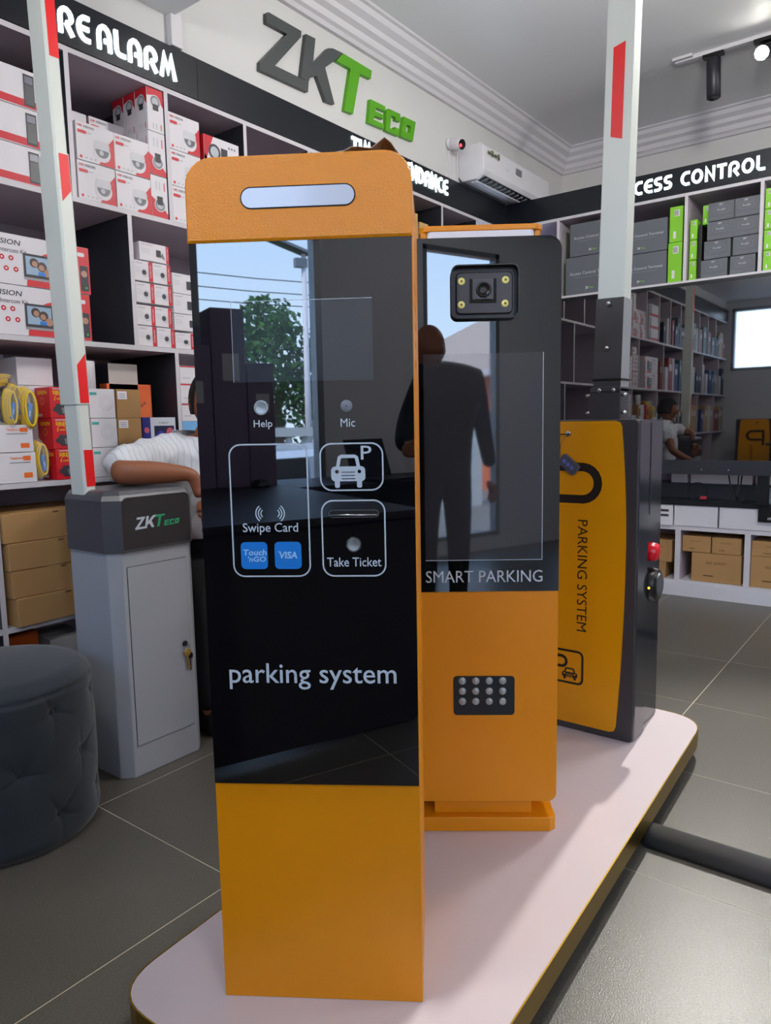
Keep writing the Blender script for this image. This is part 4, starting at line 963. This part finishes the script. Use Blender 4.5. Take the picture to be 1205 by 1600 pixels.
def cb(label, yl, zb, w, h, d=.3, x=4.69):
    t = thing('cardboard_carton', label, 'box', (x, yl, zb), -90); MB().box(0, w, 0, d, 0, h, CARD).build('carton', t, bevel=.003)
    b = MB(); b.text('HIGH', w * .3, w * .42, h * .62, h * .72, -.0008, CARDD); b.text('QUALITY', w * .46, w * .7, h * .62, h * .72, -.0008, CARDD); b.rect(w * .25, w * .45, h * .2, h * .24, -.0008, CARDD); b.build('printed_front', t); return t
cb('large brown cardboard carton in the low cubby under the worktop', 1.205, .101, .285, .178)
cb('small brown carton on the large one in the low cubby, beside the gate', 1.262, .281, .165, .100)
cb('small brown carton on the large one, nearer the picture edge', 1.090, .281, .165, .100)
cb('brown carton low in the cubby at the picture edge', .870, .101, .26, .185)
cb('brown carton on top in the cubby at the picture edge', .868, .288, .25, .090)
cb('narrow brown carton just beside the black side of the gate, lower', 1.48, .101, .12, .10)
cb('narrow brown carton just beside the black side of the gate, upper', 1.50, .203, .175, .138)
# floor rail
t = thing('floor_rail', 'dark grey metal rail on the floor running from the platform to the picture edge', 'rail', (1.845, .56, 0), -90)
rp = [(-.040, 0), (.040, 0), (.040, .012)] + [(.038 * math.cos(R(a_)), .012 + .034 * math.sin(R(a_))) for a_ in range(10, 180, 16)] + [(-.040, .012)]
b = MB(); b.prism(rp, 0, 2.4, mat('rail_grey', (80, 82, 84), .4), axis='x', smooth=True); b.v = [(x_, y_, z_) for x_, y_, z_ in b.v]; b.build('rail', t)
# dark trolley wheel at the right edge
t = thing('trolley_stand', 'black castor and post of a stand at the picture edge before the counter', 'stand', (3.46, .50, 0), 0)
b = MB(); b.lathe([(.032, -.012), (.035, -.006), (.035, .006), (.032, .012)], RUB, (0, .0, .035), 'y', 18); b.build('castor_wheel', t)
b = MB(); b.box(-.02, .02, -.06, -.0, .06, .10, BLK); b.tube([(0, -.03, .09), (0, -.03, .62)], .022, BLK, 12); b.box(-.02, .02, -.60, -.03, .06, .10, BLK); b.build('post', t)

# ---------------------------------------------------------------- air conditioner, camera, track lights
AC = thing('air_conditioner', 'white split air conditioner high on the wall over the fascia', 'air conditioner', (4.09, YW, 2.590))
pf = [(0, .035), (0, .20), (-.16, .205), (-.178, .19), (-.185, .045), (-.172, .018), (-.130, .0), (-.03, .0)]   # (y,z)
MB().prism([(p[0], p[1]) for p in pf], 0, .93, mat('ac_white', (222, 222, 226), .4), axis='x').build('case', AC, bevel=.004)
b = MB(); b.add([(.03, -.178, .012), (.90, -.178, .012), (.90, -.120, -.004), (.03, -.120, -.004)], [(0, 1, 2, 3)], RUB)
for q in range(14): x_ = .06 + .06 * q; b.box(x_, x_ + .004, -.172, -.125, -.004, .008, MGP)
b.build('air_outlet', AC)
b = MB(); b.box(.03, .90, -.122, -.104, -.010, -.002, LAMPW); b.box(.03, .90, -.098, -.080, -.009, -.002, LAMPW); b.build('louvre', AC)
b = MB(); y = -.1865
for k_ in range(4): b.rect(.05 + .04 * k_, .078 + .04 * k_, .145 - .004 * (k_ % 2), .165 + .012 * (k_ % 2), y, mat('sticker_olive', (120, 124, 90), .5))
b.rect(.055, .20, .150, .156, y, MGP); b.rect(.42, .50, .115, .155, y, MGP); b.ribbon(arc(.30, .12, .012, 200, 340, 5), .002, y, BLUEP); b.build('stickers', AC)
t = thing('conduit', 'thin white conduit pair running down below the wall camera', 'conduit', (3.97, YW, 2.58)); b = MB(); b.box(0, .012, -.012, 0, 0, .17, WHITEP); b.box(.09, .102, -.012, 0, 0, .17, WHITEP); b.build('pipe', t)
CC = thing('wall_camera', 'white bullet security camera with a glowing red light on the wall', 'security camera', (4.00, YW, 2.79))
M = Matrix.Translation((0, -.03, 0)) @ Matrix.Rotation(R(118), 4, 'Z')
# points towards -y/+x slightly
Mx = Matrix.Rotation(R(-104), 4, 'Z') @ Matrix.Rotation(R(14), 4, 'Y')
b = MB(); b.lathe([(0, -.03), (.030, -.03), (.034, .0), (.034, .10), (.030, .106)], WHITEP, (0, 0, 0), 'x', 20); b.xf(Mx).build('housing', CC)
b = MB(); b.lathe([(.029, .1065), (.0, .1068)], BLK, (0, 0, 0), 'x', 20); b.xf(Mx).build('lens_cover', CC)
b = MB(); b.lathe([(.010, 0), (.006, .006), (0, .007)], mat('red_glow', (255, 40, 50), .3, emit=6), (.107, -.012, -.008), 'x', 12); b.xf(Mx).build('infrared_light', CC)
b = MB(); b.lathe([(.035, 0), (.035, .015), (0, .018)], WHITEP, (-.02, 0, 0), 'y', 18); b.build('mount', CC)
TR = thing('light_track', 'white ceiling lighting track carrying black spotlights', 'light track', (4.66, 1.37, ZC), 0)
b = MB(); b.box(-.017, .017, -2.6, 0, -.020, 0, WHITEP); b.box(-.045, -.020, -.10, .01, -.014, 0, WHITEP); b.build('track', TR)
def spot(label, y_, on):
    s_ = thing('spotlight', label, 'spotlight', (4.66, y_, ZC - .020), 0)
    MB().box(-.02, .02, -.055, .055, -.018, 0, BLK).build('adapter', s_)
    b = MB(); b.lathe([(0, 0), (.036, 0), (.038, -.01), (.038, -.215), (.030, -.218)], mat('spot_black', (34, 34, 42), .4), (0, 0, -.03), 'z', 20)
    Mt = Matrix.Rotation(R(20 if on else 4), 4, 'Y') @ Matrix.Rotation(R(-3), 4, 'X'); b.xf(Mt).build('lamp_body', s_)
    b = MB(); b.lathe([(.030, -.2185), (0, -.2185)], mat('spot_lens_on', (255, 252, 240), .3, emit=60) if on else MGP, (0, 0, -.03), 'z', 20); b.xf(Mt).build('lens', s_)
    return s_
spot('unlit black cylindrical ceiling spotlight near the end of its track', 1.165, False)
s_ = thing('spotlight', 'lit bright white ceiling spotlight at the picture edge', 'spotlight', (4.66, .90, ZC - .020), 0)
MB().box(-.02, .02, -.055, .055, -.018, 0, BLK).build('adapter', s_)
Mt = Matrix.Translation((0, 0, -.07)) @ Matrix.Rotation(R(66), 4, 'Y')
b = MB(); b.lathe([(0, .12), (.036, .12), (.038, .11), (.038, -.08), (.036, -.085)], mat('spot_black', (34, 34, 42), .4), (0, 0, 0), 'z', 20); b.xf(Mt).build('lamp_body', s_)
b = MB(); b.lathe([(.035, -.0862), (0, -.0862)], mat('spot_lens_on', (255, 252, 240), .3, emit=60), (0, 0, 0), 'z', 20); b.xf(Mt).build('lens', s_)
sp = bpy.data.lights.new('spotlight_beam', 'SPOT'); sp.energy = 500; sp.spot_size = R(52); sp.spot_blend = .6; sp.shadow_soft_size = .035; sp.color = (1, .97, .9)
so_ = bpy.data.objects.new('spotlight_beam', sp); COL.objects.link(so_); so_.location = (4.55, .90, ZC - .13); so_.rotation_euler = (Vector((1.5, -.15, 0)) - so_.location).to_track_quat('-Z', 'Y').to_euler()

# ---------------------------------------------------------------- seated man leaning on the grey gate
def skin_body(name, joints, edges_, m, parent, sub=2, root_i=0):
    me = bpy.data.meshes.new(name); me.from_pydata([j[0] for j in joints], edges_, [])
    o = bpy.data.objects.new(name, me); COL.objects.link(o); o.parent = parent
    md = o.modifiers.new('skin', 'SKIN'); md.use_smooth_shade = True
    for i, j in enumerate(joints):
        r_ = j[1]; me.skin_vertices[0].data[i].radius = r_ if isinstance(r_, tuple) else (r_, r_)
    me.skin_vertices[0].data[root_i].use_root = True
    s_ = o.modifiers.new('sub', 'SUBSURF'); s_.levels = sub; s_.render_levels = sub
    me.materials.append(m); return o
MAN = thing('person', 'seated man in a white striped shirt leaning an arm on the grey gate', 'person', (1.80, 2.22, 0))
def rel(p, o=(1.80, 2.22, 0)): return (p[0] - o[0], p[1] - o[1], p[2] - o[2])
J = [((1.82, 2.23, .62), (.08, .10)), ((1.80, 2.22, .82), (.10, .12)), ((1.78, 2.21, .98), (.09, .11)), ((1.77, 2.20, 1.07), (.045, .045)), ((1.775, 2.18, 1.12), .04),  # 0-4 torso, neck
     ((1.64, 2.25, 1.025), .045), ((1.50, 2.20, .985), .044), ((1.345, 2.120, .962), .043), ((1.43, 2.055, .958), .042), ((1.545, 1.995, .948), .026), ((1.562, 1.985, .90), .023), ((1.565, 1.975, .865), .027),  # 5-11 arm
     ((1.92, 2.14, 1.02), .045), ((2.02, 2.05, .80), .040), ((1.93, 1.90, .70), .030), ((1.90, 1.86, .68), .026),  # 12-15 other arm
     ((1.72, 2.17, .56), .06), ((1.635, 2.06, .52), .045), ((1.63, 2.07, .28), .038), ((1.63, 2.08, .08), .028), ((1.64, 2.00, .035), .022),
     ((1.90, 2.14, .56), .06), ((1.94, 1.90, .52), .045), ((1.94, 1.92, .28), .038), ((1.94, 1.95, .08), .028), ((1.94, 1.85, .035), .022)]
E_ = [(0, 1), (1, 2), (2, 3), (3, 4), (2, 5), (5, 6), (6, 7), (7, 8), (8, 9), (9, 10), (10, 11), (2, 12), (12, 13), (13, 14), (14, 15), (0, 16), (16, 17), (17, 18), (18, 19), (19, 20), (0, 21), (21, 22), (22, 23), (23, 24), (24, 25)]
bodyo = skin_body('body', [(rel(p), r_) for p, r_ in J], E_, SKIN, MAN)
# shirt: torso plus short sleeves
JS = [((1.82, 2.23, .55), (.135, .165)), ((1.82, 2.23, .66), (.135, .165)), ((1.81, 2.225, .80), (.14, .165)), ((1.78, 2.21, .96), (.135, .15)), ((1.77, 2.20, 1.05), (.07, .08)), ((1.64, 2.245, 1.02), .082), ((1.53, 2.22, .995), .078), ((1.42, 2.17, .985), .068), ((1.335, 2.135, .975), .062),
      ((1.92, 2.14, 1.01), .075), ((1.98, 2.09, .88), .065)]
shirt = skin_body('shirt', [(rel(p), r_) for p, r_ in JS], [(0, 1), (1, 2), (2, 3), (3, 4), (3, 5), (5, 6), (6, 7), (7, 8), (3, 9), (9, 10)], SHIRT, MAN, 3)
tx = bpy.data.textures.new('folds', 'CLOUDS'); tx.noise_scale = .06
dm = shirt.modifiers.new('folds', 'DISPLACE'); dm.texture = tx; dm.strength = .034; dm.mid_level = .5
# stripes of the shirt: fine procedural lines
nt = SHIRT.node_tree; wv = nt.nodes.new('ShaderNodeTexWave'); wv.inputs['Scale'].default_value = 14; wv.bands_direction = 'X'; tcn = nt.nodes.new('ShaderNodeTexCoord')
rm = nt.nodes.new('ShaderNodeValToRGB'); rm.color_ramp.elements[0].position = .02; rm.color_ramp.elements[0].color = lin((200, 205, 212)); rm.color_ramp.elements[1].position = .14; rm.color_ramp.elements[1].color = lin((224, 228, 234))
nt.links.new(tcn.outputs['Object'], wv.inputs['Vector']); nt.links.new(wv.outputs['Fac'], rm.inputs[0]); nt.links.new(rm.outputs[0], nt.nodes['Principled BSDF'].inputs['Base Color'])
JT = [((1.82, 2.23, .60), (.12, .15)), ((1.72, 2.17, .56), .088), ((1.635, 2.06, .52), .070), ((1.635, 2.07, .28), .066), ((1.635, 2.08, .07), .060), ((1.90, 2.14, .56), .088), ((1.94, 1.90, .52), .070), ((1.94, 1.92, .28), .066), ((1.94, 1.95, .07), .060)]
skin_body('trousers', [(rel(p), r_) for p, r_ in JT], [(0, 1), (1, 2), (2, 3), (3, 4), (0, 5), (5, 6), (6, 7), (7, 8)], TROUS, MAN)
for fx, fy in ((1.64, 2.05), (1.94, 1.90)):
    b = MB(); b.lathe([(0, 0), (.9, 0), (1, .25), (.85, .7), (.4, 1), (0, 1)], TROUS, n=16); b.v = [(fx - 1.80 + v[0] * .045, fy - 2.22 + v[1] * .13, v[2] * .09) for v in b.v]; b.build('shoe', MAN)
# hand hanging over the gate edge, five fingers
wr = Vector((1.565, 1.975, .862)); palm = Vector((1.566, 1.965, .80))
hj = [(wr, .024), (wr.lerp(palm, .5), (.030, .018)), (palm, (.032, .016))]; he = [(0, 1), (1, 2)]
for k_, (dx, L_) in enumerate(((-.026, .066), (-.009, .076), (.009, .072), (.025, .058))):
    base = palm + Vector((dx * .4, dx * .9, .004)); i0 = len(hj)
    hj += [(base, .0095), (base + Vector((0, -.006, -L_ * .45)), .009), (base + Vector((.004, .000, -L_ * .78)), .0082), (base + Vector((.008, .012, -L_)), .0068)]; he += [(2, i0), (i0, i0 + 1), (i0 + 1, i0 + 2), (i0 + 2, i0 + 3)]
i0 = len(hj); tb = wr.lerp(palm, .45) + Vector((-.016, -.022, 0)); hj += [(tb, .012), (tb + Vector((-.010, -.020, -.022)), .0105), (tb + Vector((-.010, -.026, -.050)), .008)]; he += [(1, i0), (i0, i0 + 1), (i0 + 1, i0 + 2)]
skin_body('hand', [(rel(p), r_) for p, r_ in hj], he, SKIN, MAN)
# head
HC = Vector((-.015, -.05, 1.195))
b = MB(); hv = []; nr, ns = 20, 28
for j in range(nr + 1):
    th = PI * j / nr
    for i in range(ns):
        a = 2 * PI * i / ns; x_, y_, z_ = math.sin(th) * math.cos(a), math.sin(th) * math.sin(a), math.cos(th)
        jaw = 1 - .28 * max(0, -z_) ** 1.3
        px, py, pz = x_ * .074 * jaw, y_ * .092 * jaw - (.010 if z_ < 0 else 0) * (1 if y_ < 0 else 0), z_ * .112
        if y_ < -.6:   # face side -y : nose, brow, mouth, eye hollows
            py -= .022 * math.exp(-((x_) / .13) ** 2 - ((z_ + .12) / .16) ** 2)
            py += .007 * math.exp(-((abs(x_) - .35) / .12) ** 2 - ((z_ - .08) / .09) ** 2)
            py -= .006 * math.exp(-((x_) / .25) ** 2 - ((z_ + .48) / .06) ** 2)
        hv.append((px, py, pz))
b.add(hv, [(j * ns + i, (j + 1) * ns + i, (j + 1) * ns + (i + 1) % ns, j * ns + (i + 1) % ns) for j in range(nr) for i in range(ns)], SKIN, True)
Rh = Matrix.Translation(HC) @ Matrix.Rotation(R(-25), 4, 'Z'); b.xf(Rh); hd = b.build('head', MAN)
b = MB()
for sx in (-1, 1):
    q = MB(); q.lathe([(0, -.010), (.010, -.004), (.0105, 0), (.008, .007), (0, .0095)], mat('eye_white', (225, 222, 215), .2), (sx * .028, -.076, .010), 'y', 12); b.add(q.v, q.f, q.mats[0], True)
    q = MB(); q.lathe([(.005, .0085), (0, .0105)], RUB, (sx * .028, -.076, .010), 'y', 10); b.add(q.v, q.f, RUB)
b.xf(Rh).build('eyes', MAN)
b = MB()
for sx in (-1, 1):
    q = MB(); q.lathe([(0, -.006), (.012, -.005), (.016, 0), (.013, .005), (.006, .002), (0, .003)], SKIN, (0, 0, 0), 'x', 12); q.v = [(sx * .076 + v[0], .006 + v[1], v[2] * 1.7 - .004) for v in q.v]; b.add(q.v, q.f, SKIN, True)
b.xf(Rh).build('ears', MAN)
b = MB(); b.box(-.020, .020, -.0985, -.090, -.058, -.050, mat('lips', (120, 64, 54), .5)); b.xf(Rh).build('mouth', MAN, bevel=.003)
b = MB(); hv2 = []
for j in range(12):
    th = PI * j / 11 * .62
    for i in range(ns):
        a = 2 * PI * i / ns; f_ = 1 if math.sin(a) > -.3 else .62
        t_ = th * (f_ if True else 1); x_, y_, z_ = math.sin(t_) * math.cos(a), math.sin(t_) * math.sin(a), math.cos(t_)
        hv2.append((x_ * .082, y_ * .100 + .002, z_ * .121))
b.add(hv2, [(j * ns + i, (j + 1) * ns + i, (j + 1) * ns + (i + 1) % ns, j * ns + (i + 1) % ns) for j in range(11) for i in range(ns)], HAIR, True); b.xf(Rh).build('hair', MAN)
t = thing('stool', 'round stool hidden under the seated man in the striped shirt', 'stool', (1.84, 2.27, 0)); b = MB(); b.lathe([(0, .42), (.15, .42), (.16, .435), (.15, .450), (0, .455)], BLK, n=24); b.build('seat', t)
for k_ in range(4): a = PI / 4 + k_ * PI / 2; MB().tube([(.10 * math.cos(a), .10 * math.sin(a), .425), (.15 * math.cos(a), .15 * math.sin(a), 0)], .010, DSILV, 8).build('leg', t)

# ---------------------------------------------------------------- desk by the shop window and the street outside (seen mirrored in the black glass)
t = thing('desk', 'dark desk along the shop window mirrored low in the kiosk glass', 'desk', (-1.68, .35, 0)); DSK = mat('desk_dark', (34, 33, 38), .45)
MB().box(-.28, .28, -1.6, -.47, .775, .80, DSK).build('desk_top', t); MB().box(-.28, 1.43, -.468, 1.3, .775, .80, DSK).build('desk_top', t); MB().box(.20, .22, -1.54, -.46, .02, .775, DSK).build('front_panel', t); MB().box(1.38, 1.40, -.44, 1.25, .02, .775, DSK).build('front_panel', t); MB().box(.22, 1.38, -.46, -.44, .02, .775, DSK).build('side_panel', t)
for y_ in (-1.57, 1.24):
    MB().box(-.26, .26, y_, y_ + .03, 0, .775, DSK).build('side_panel', t)
t = thing('laptop', 'open black laptop on the desk by the shop window', 'laptop', (-1.62, -.66, .80), 70); MB().box(-.16, .16, -.22, 0, 0, .016, BLK).build('keyboard', t)
b = MB(); b.box(-.16, .16, 0, .008, 0, .22, BLK); b.xf(Matrix.Translation((0, 0, .012)) @ Matrix.Rotation(R(-18), 4, 'X')).build('screen', t)
t = thing('desk_mouse', 'small rounded black object on the desk by the shop window', 'mouse', (-1.55, .02, .80)); MB().lathe([(.05, 0), (.052, .012), (.035, .035), (0, .042)], BLK, n=18).build('casing', t)
t = thing('potted_plant', 'green leafy plant on the desk corner by the shop window', 'plant', (-1.62, -1.02, .80)); MB().lathe([(.05, 0), (.07, .11), (.062, .11), (.055, .095), (0, .095)], WHITEP, n=18).build('pot', t)
LEAF = mat('leaf_green', (48, 120, 44), .5); b = MB()
for k_ in range(26):
    a = random.uniform(0, 2 * PI); L_ = random.uniform(.14, .26); ti = random.uniform(.2, .9); d = Vector((math.cos(a), math.sin(a), 0)); s_ = Vector((-d.y, d.x, 0)) * .016
    p0 = Vector((0, 0, .10)); p1 = p0 + d * L_ * .35 * ti + Vector((0, 0, L_ * .6)); p2 = p0 + d * L_ * ti + Vector((0, 0, L_ * (1 - .3 * ti)))
    b.add([p0, p1 + s_, p2, p1 - s_], [(0, 1, 2, 3)], LEAF)
o = b.build('leaves', t); o['kind'] = 'stuff'
GZ = -.5
st(MB().box(-40, XF - .1, -40, 25, GZ - .1, GZ, mat('street_asphalt', (120, 116, 110), .9)).build('ground'))
st(MB().box(-3.2, XF - .1, -8, 6, GZ, -.06, mat('pavement_concrete', (150, 146, 138), .85)).build('pavement'))
# fence
t = thing('baluster_fence', 'white concrete baluster fence across the street mirrored in kiosk glass', 'fence', (-8.2, -2.2, GZ)); CON = mat('white_concrete', (205, 204, 198), .8)
MB().box(-.1, .1, -5, 5, 0, .35, CON).build('base_wall', t); MB().box(-.1, .1, -5, 5, 1.45, 1.58, CON).build('top_rail', t)
pm = MB().lathe([(.05, 0), (.05, .1), (.08, .35), (.045, .7), (.06, 1.0), (.05, 1.1)], CON, n=8)
bo = None
for k_ in range(38):
    y_ = -4.8 + k_ * .26
    if bo is None: bo = pm.build('baluster', t, (0, y_, .35))
    else: q = bo.copy(); COL.objects.link(q); q.location = (0, y_, .35); q.parent = t
for y_ in (-5, -2.5, 0, 2.5, 5): MB().box(-.16, .16, y_ - .16, y_ + .16, 0, 1.75, CON).build('post', t)
# street lamp
t = thing('street_lamp', 'tall white street lamp with a solar panel mirrored in kiosk glass', 'street lamp', (-10.9, -4.35, GZ)); b = MB(); b.tube([(0, 0, 0), (0, 0, 4.75)], [.07, .045], WHITEP, 10); b.build('pole', t)
b = MB(); b.box(-.15, .15, -.1, .75, 4.75, 4.80, DSILV); b.xf(Matrix.Translation((0, 0, 4.78)) @ Matrix.Rotation(R(16), 4, 'X') @ Matrix.Translation((0, 0, -4.78))); b.build('solar_panel', t); MB().box(-.06, .06, -.05, .18, 4.5, 4.66, DSILV).build('lamp_head', t)
t = thing('overhead_cables', 'dark overhead cables crossing the street outside', 'cables', (-12, -3, 3.1)); b = MB()
for k_ in range(3): b.tube([(k_ * .3, -5.4 + 12 * q / 10, .55 + .18 * k_ - .35 * math.sin(PI * q / 10) + .04 * q) for q in range(11)], .010, RUB, 5)
b.build('cable', t)
# tree
t = thing('street_tree', 'bushy green tree across the street mirrored in kiosk glass', 'tree', (-14.6, -5.2, GZ)); b = MB(); b.tube([(0, 0, 0), (.1, .05, 1.2), (0, 0, 2.4)], [.18, .14, .08], mat('bark', (90, 72, 56), .9), 8); b.build('trunk', t)
b = MB(); LF = mat('tree_leaves', (58, 112, 46), .7, noise=.5, nscale=3)
for k_ in range(5200):
    cx, cy, cz, cr = random.choice([(0, 0, 3.2, 1.1), (.3, .9, 2.9, .9), (-.2, -.9, 2.8, .95), (.2, .3, 3.9, .7), (0, 1.3, 2.2, .8), (0, -1.4, 2.1, .8), (0, -.4, 2.1, 1.0)])
    v = Vector((random.gauss(0, 1), random.gauss(0, 1), random.gauss(0, 1))).normalized() * cr * random.uniform(.6, 1.05) + Vector((cx, cy, cz))
    a = Vector((random.gauss(0, 1), random.gauss(0, 1), random.gauss(0, 1))).normalized(); c = a.orthogonal().normalized() * .09; e = a.cross(c).normalized() * .05
    b.add([v - c, v - e, v + c, v + e], [(0, 1, 2, 3)], LF)
o = b.build('leaves', t); o['kind'] = 'stuff'
# parked car
t = thing('car', 'pale blue parked car in front of the shop mirrored in kiosk glass', 'car', (-5.2, -1.3, GZ), 90); CARP = mat('car_paint', (205, 216, 228), .2, coat=.6)
pf = [(-2.1, .28), (2.1, .28), (2.15, .55), (2.0, .80), (1.15, .92), (.55, 1.36), (-.95, 1.40), (-1.65, .98), (-2.1, .90), (-2.15, .5)]
MB().prism(pf, -.85, .85, CARP, bevel=.06).build('body', t)
b = MB()
for y_ in (-.862, .862): b.flat([(1.0, .92), (.5, 1.29), (-.15, 1.31), (-.15, .92)], y_, RUB); b.flat([(-.22, .92), (-.22, 1.31), (-.9, 1.31), (-1.4, .95)], y_, RUB)
b.build('side_window', t)
b = MB(); b.add([(1.13, -.72, .95), (.60, -.66, 1.335), (.60, .66, 1.335), (1.13, .72, .95)], [(0, 1, 2, 3)], RUB); b.v = [(v[0] + .02, v[1], v[2] + .01) for v in b.v]; b.build('windscreen', t)
for x_ in (-1.3, 1.3):
    for y_ in (-.8, .8): b = MB(); b.lathe([(.30, -.1), (.32, -.06), (.32, .06), (.30, .1)], RUB, (x_, y_, .32), 'y', 20); b.lathe([(.17, -.105), (.17, .105)], DSILV, (x_, y_, .32), 'y', 14); b.build('wheel', t)
# house
t = thing('house', 'orange walled house with a beige hipped roof across the street', 'house', (-12.5, -12.6, GZ)); HW = mat('house_wall', (214, 110, 70), .8); HR = mat('roof_beige', (176, 160, 148), .8)
MB().box(-3, 3, -4, 3, 0, 2.75, HW).build('wall', t); b = MB()
b.add([(-3.4, -4.4, 2.75), (3.4, -4.4, 2.75), (3.4, 3.4, 2.75), (-3.4, 3.4, 2.75), (0, -1.6, 4.6), (0, .8, 4.6)], [(0, 1, 4), (1, 2, 5, 4), (2, 3, 5), (3, 0, 4, 5), (3, 2, 1, 0)], HR); b.build('roof', t)
b = MB(); b.box(3.36, 3.44, -4.44, 3.44, 2.66, 2.80, WHITEP); b.box(-3.4, 3.44, 3.36, 3.44, 2.66, 2.80, WHITEP); b.build('eaves_board', t)
for y_ in (-2.6, 1.2): MB().box(3.0, 3.04, y_, y_ + 1.1, .9, 2.1, RUB).build('window', t)

# binders and boxes on the shelves beside and behind the camera (mirrored in the television)
cn = ['dark blue', 'white', 'black', 'red', 'brown', 'grey green']
bc = [(60, 70, 120), (200, 196, 200), (40, 44, 60), (150, 60, 60), (180, 150, 110), (90, 120, 130)]
bm_ = [mat('binder_%d' % i, c, .5) for i, c in enumerate(bc)]
proto = {}
for zz, hh, sn in ((1.9215, .33, 'top shelf'), (1.4215, .36, 'upper middle shelf'), (.9265, .34, 'lower middle shelf')):
    x_ = XF + .1; cnt = {}
    while x_ < .92:
        w = random.choice((.06, .08, .11, .15)); i_ = random.randrange(6); h_ = hh * random.choice((.7, .85, 1))
        bad = any(abs(x_ + w / 2 - q) < w / 2 + .015 for r_ in ROWS for q in (r_[2] if abs(r_[0] - zz) < .01 else []))
        if bad: x_ += .02; continue
        cnt[i_] = cnt.get(i_, 0) + 1
        od = ['first', 'second', 'third', 'fourth', 'fifth', 'sixth', 'seventh', 'eighth', 'ninth', 'tenth', 'eleventh', 'twelfth'][cnt[i_] - 1]
        lb = '%s %s binder from the shop window on the %s' % (od, cn[i_], sn)
        if (i_, w) not in proto:
            p = thing('shelf_binder', lb, 'binder', (x_, 2.50, zz), 0, 'binders on the shelves mirrored in the television')
            MB().box(0, w, 0, .2, 0, 1, bm_[i_]).build('cover', p); q = MB(); q.rect(w * .25, w * .75, .6, .8, -.001, BOXW); q.build('paper_label', p); p.scale = (1, 1, h_); proto[(i_, w)] = p
        else: dup(proto[(i_, w)], (x_, 2.50, zz), scale=(1, 1, h_), label=lb)
        x_ += w + random.choice((.005, .01, .06))
for k_, (y_, w_, h_) in enumerate(((.13, .17, .88), (-.03, .14, .62), (.33, .22, .70))):
    t = thing('stacked_carton', ['tall dark carton standing on the desk before the shop window', 'lower dark carton on the desk nearest the window middle', 'dark carton on the desk by the window frame'][k_], 'box', (-1.72, y_, .80)); MB().box(-.09, .09, -w_ / 2, w_ / 2, 0, h_ - .002, mat('plum_carton', (110, 98, 124), .5)).build('carton', t, bevel=.003)
    q = MB(); q.add([(.0908, -w_ * .3, h_ * .6), (.0908, w_ * .2, h_ * .6), (.0908, w_ * .2, h_ * .75), (.0908, -w_ * .3, h_ * .75)], [(0, 1, 2, 3)], GYP); q.build('paper_label', t)
PH = thing('person', 'person in dark clothes standing beside the camera, mirrored in the dark kiosk screen', 'person', (-.22, -.36, 0)); CL = mat('dark_clothes', (20, 21, 25), .9)
jj = [((0, 0, .88), (.12, .15)), ((.0, 0, 1.10), (.12, .16)), ((.0, .02, 1.30), (.12, .17)), ((.02, .05, 1.40), .05), ((.02, .20, 1.33), .07), ((.0, .32, 1.10), .048), ((.10, .40, 1.02), .036),
      ((.02, -.18, 1.33), .07), ((.0, -.26, 1.08), .048), ((.05, -.27, .86), .036), ((-.02, .10, .82), .09), ((-.02, .11, .46), .065), ((-.03, .11, .08), .045), ((.07, .13, .04), .04), ((-.02, -.10, .82), .09), ((-.02, -.11, .46), .065), ((-.03, -.11, .08), .045), ((.07, -.13, .04), .04)]
skin_body('clothes', jj, [(0, 1), (1, 2), (2, 3), (2, 4), (4, 5), (5, 6), (2, 7), (7, 8), (8, 9), (0, 10), (10, 11), (11, 12), (12, 13), (0, 14), (14, 15), (15, 16), (16, 17)], CL, PH)
hd2 = hd.copy(); COL.objects.link(hd2); hd2.parent = PH; hd2.matrix_local = Matrix.Translation((.04, .12, 1.47)) @ Matrix.Rotation(R(115), 4, 'Z') @ Matrix.Translation(-HC)
hr = COL.objects['hair'].copy(); COL.objects.link(hr); hr.parent = PH; hr.matrix_local = hd2.matrix_local.copy()
for sg, pt in ((1, Vector((.13, .42, 1.01))), (-1, Vector((.06, -.275, .80)))):
    hj = [(pt, .026), (pt + Vector((.05, 0, .01)) if sg > 0 else pt + Vector((.005, 0, -.06)), (.03, .018))]; he = [(0, 1)]; d_ = (hj[1][0] - hj[0][0]).normalized()
    for k_ in range(4):
        i0 = len(hj); b0 = hj[1][0] + Vector((0, 0, .022 - .014 * k_)) * (1 if sg > 0 else 0) + Vector((.022 - .014 * k_, 0, 0)) * (0 if sg > 0 else 1); L_ = (.06, .068, .064, .05)[k_]
        hj += [(b0 + d_ * .01, .009), (b0 + d_ * L_ * .55 + Vector((0, -.008 * sg, 0)), .0085), (b0 + d_ * L_ + Vector((0, -.02 * sg, 0)), .007)]; he += [(1, i0), (i0, i0 + 1), (i0 + 1, i0 + 2)]
    i0 = len(hj); tq = hj[0][0].lerp(hj[1][0], .5); hj += [(tq + Vector((0, -.02 * sg, .012)), .011), (tq + d_ * .03 + Vector((0, -.035 * sg, .014)), .008)]; he += [(0, i0), (i0, i0 + 1)]
    skin_body('hand', hj, he, SKIN, PH)
g3 = dup(G1, (-1.15, 1.72, .0), rz=90, label='yellow barrier gate standing behind the camera, mirrored at the edge of the television')
g3.scale = (1.15, 1.15, 1.08)
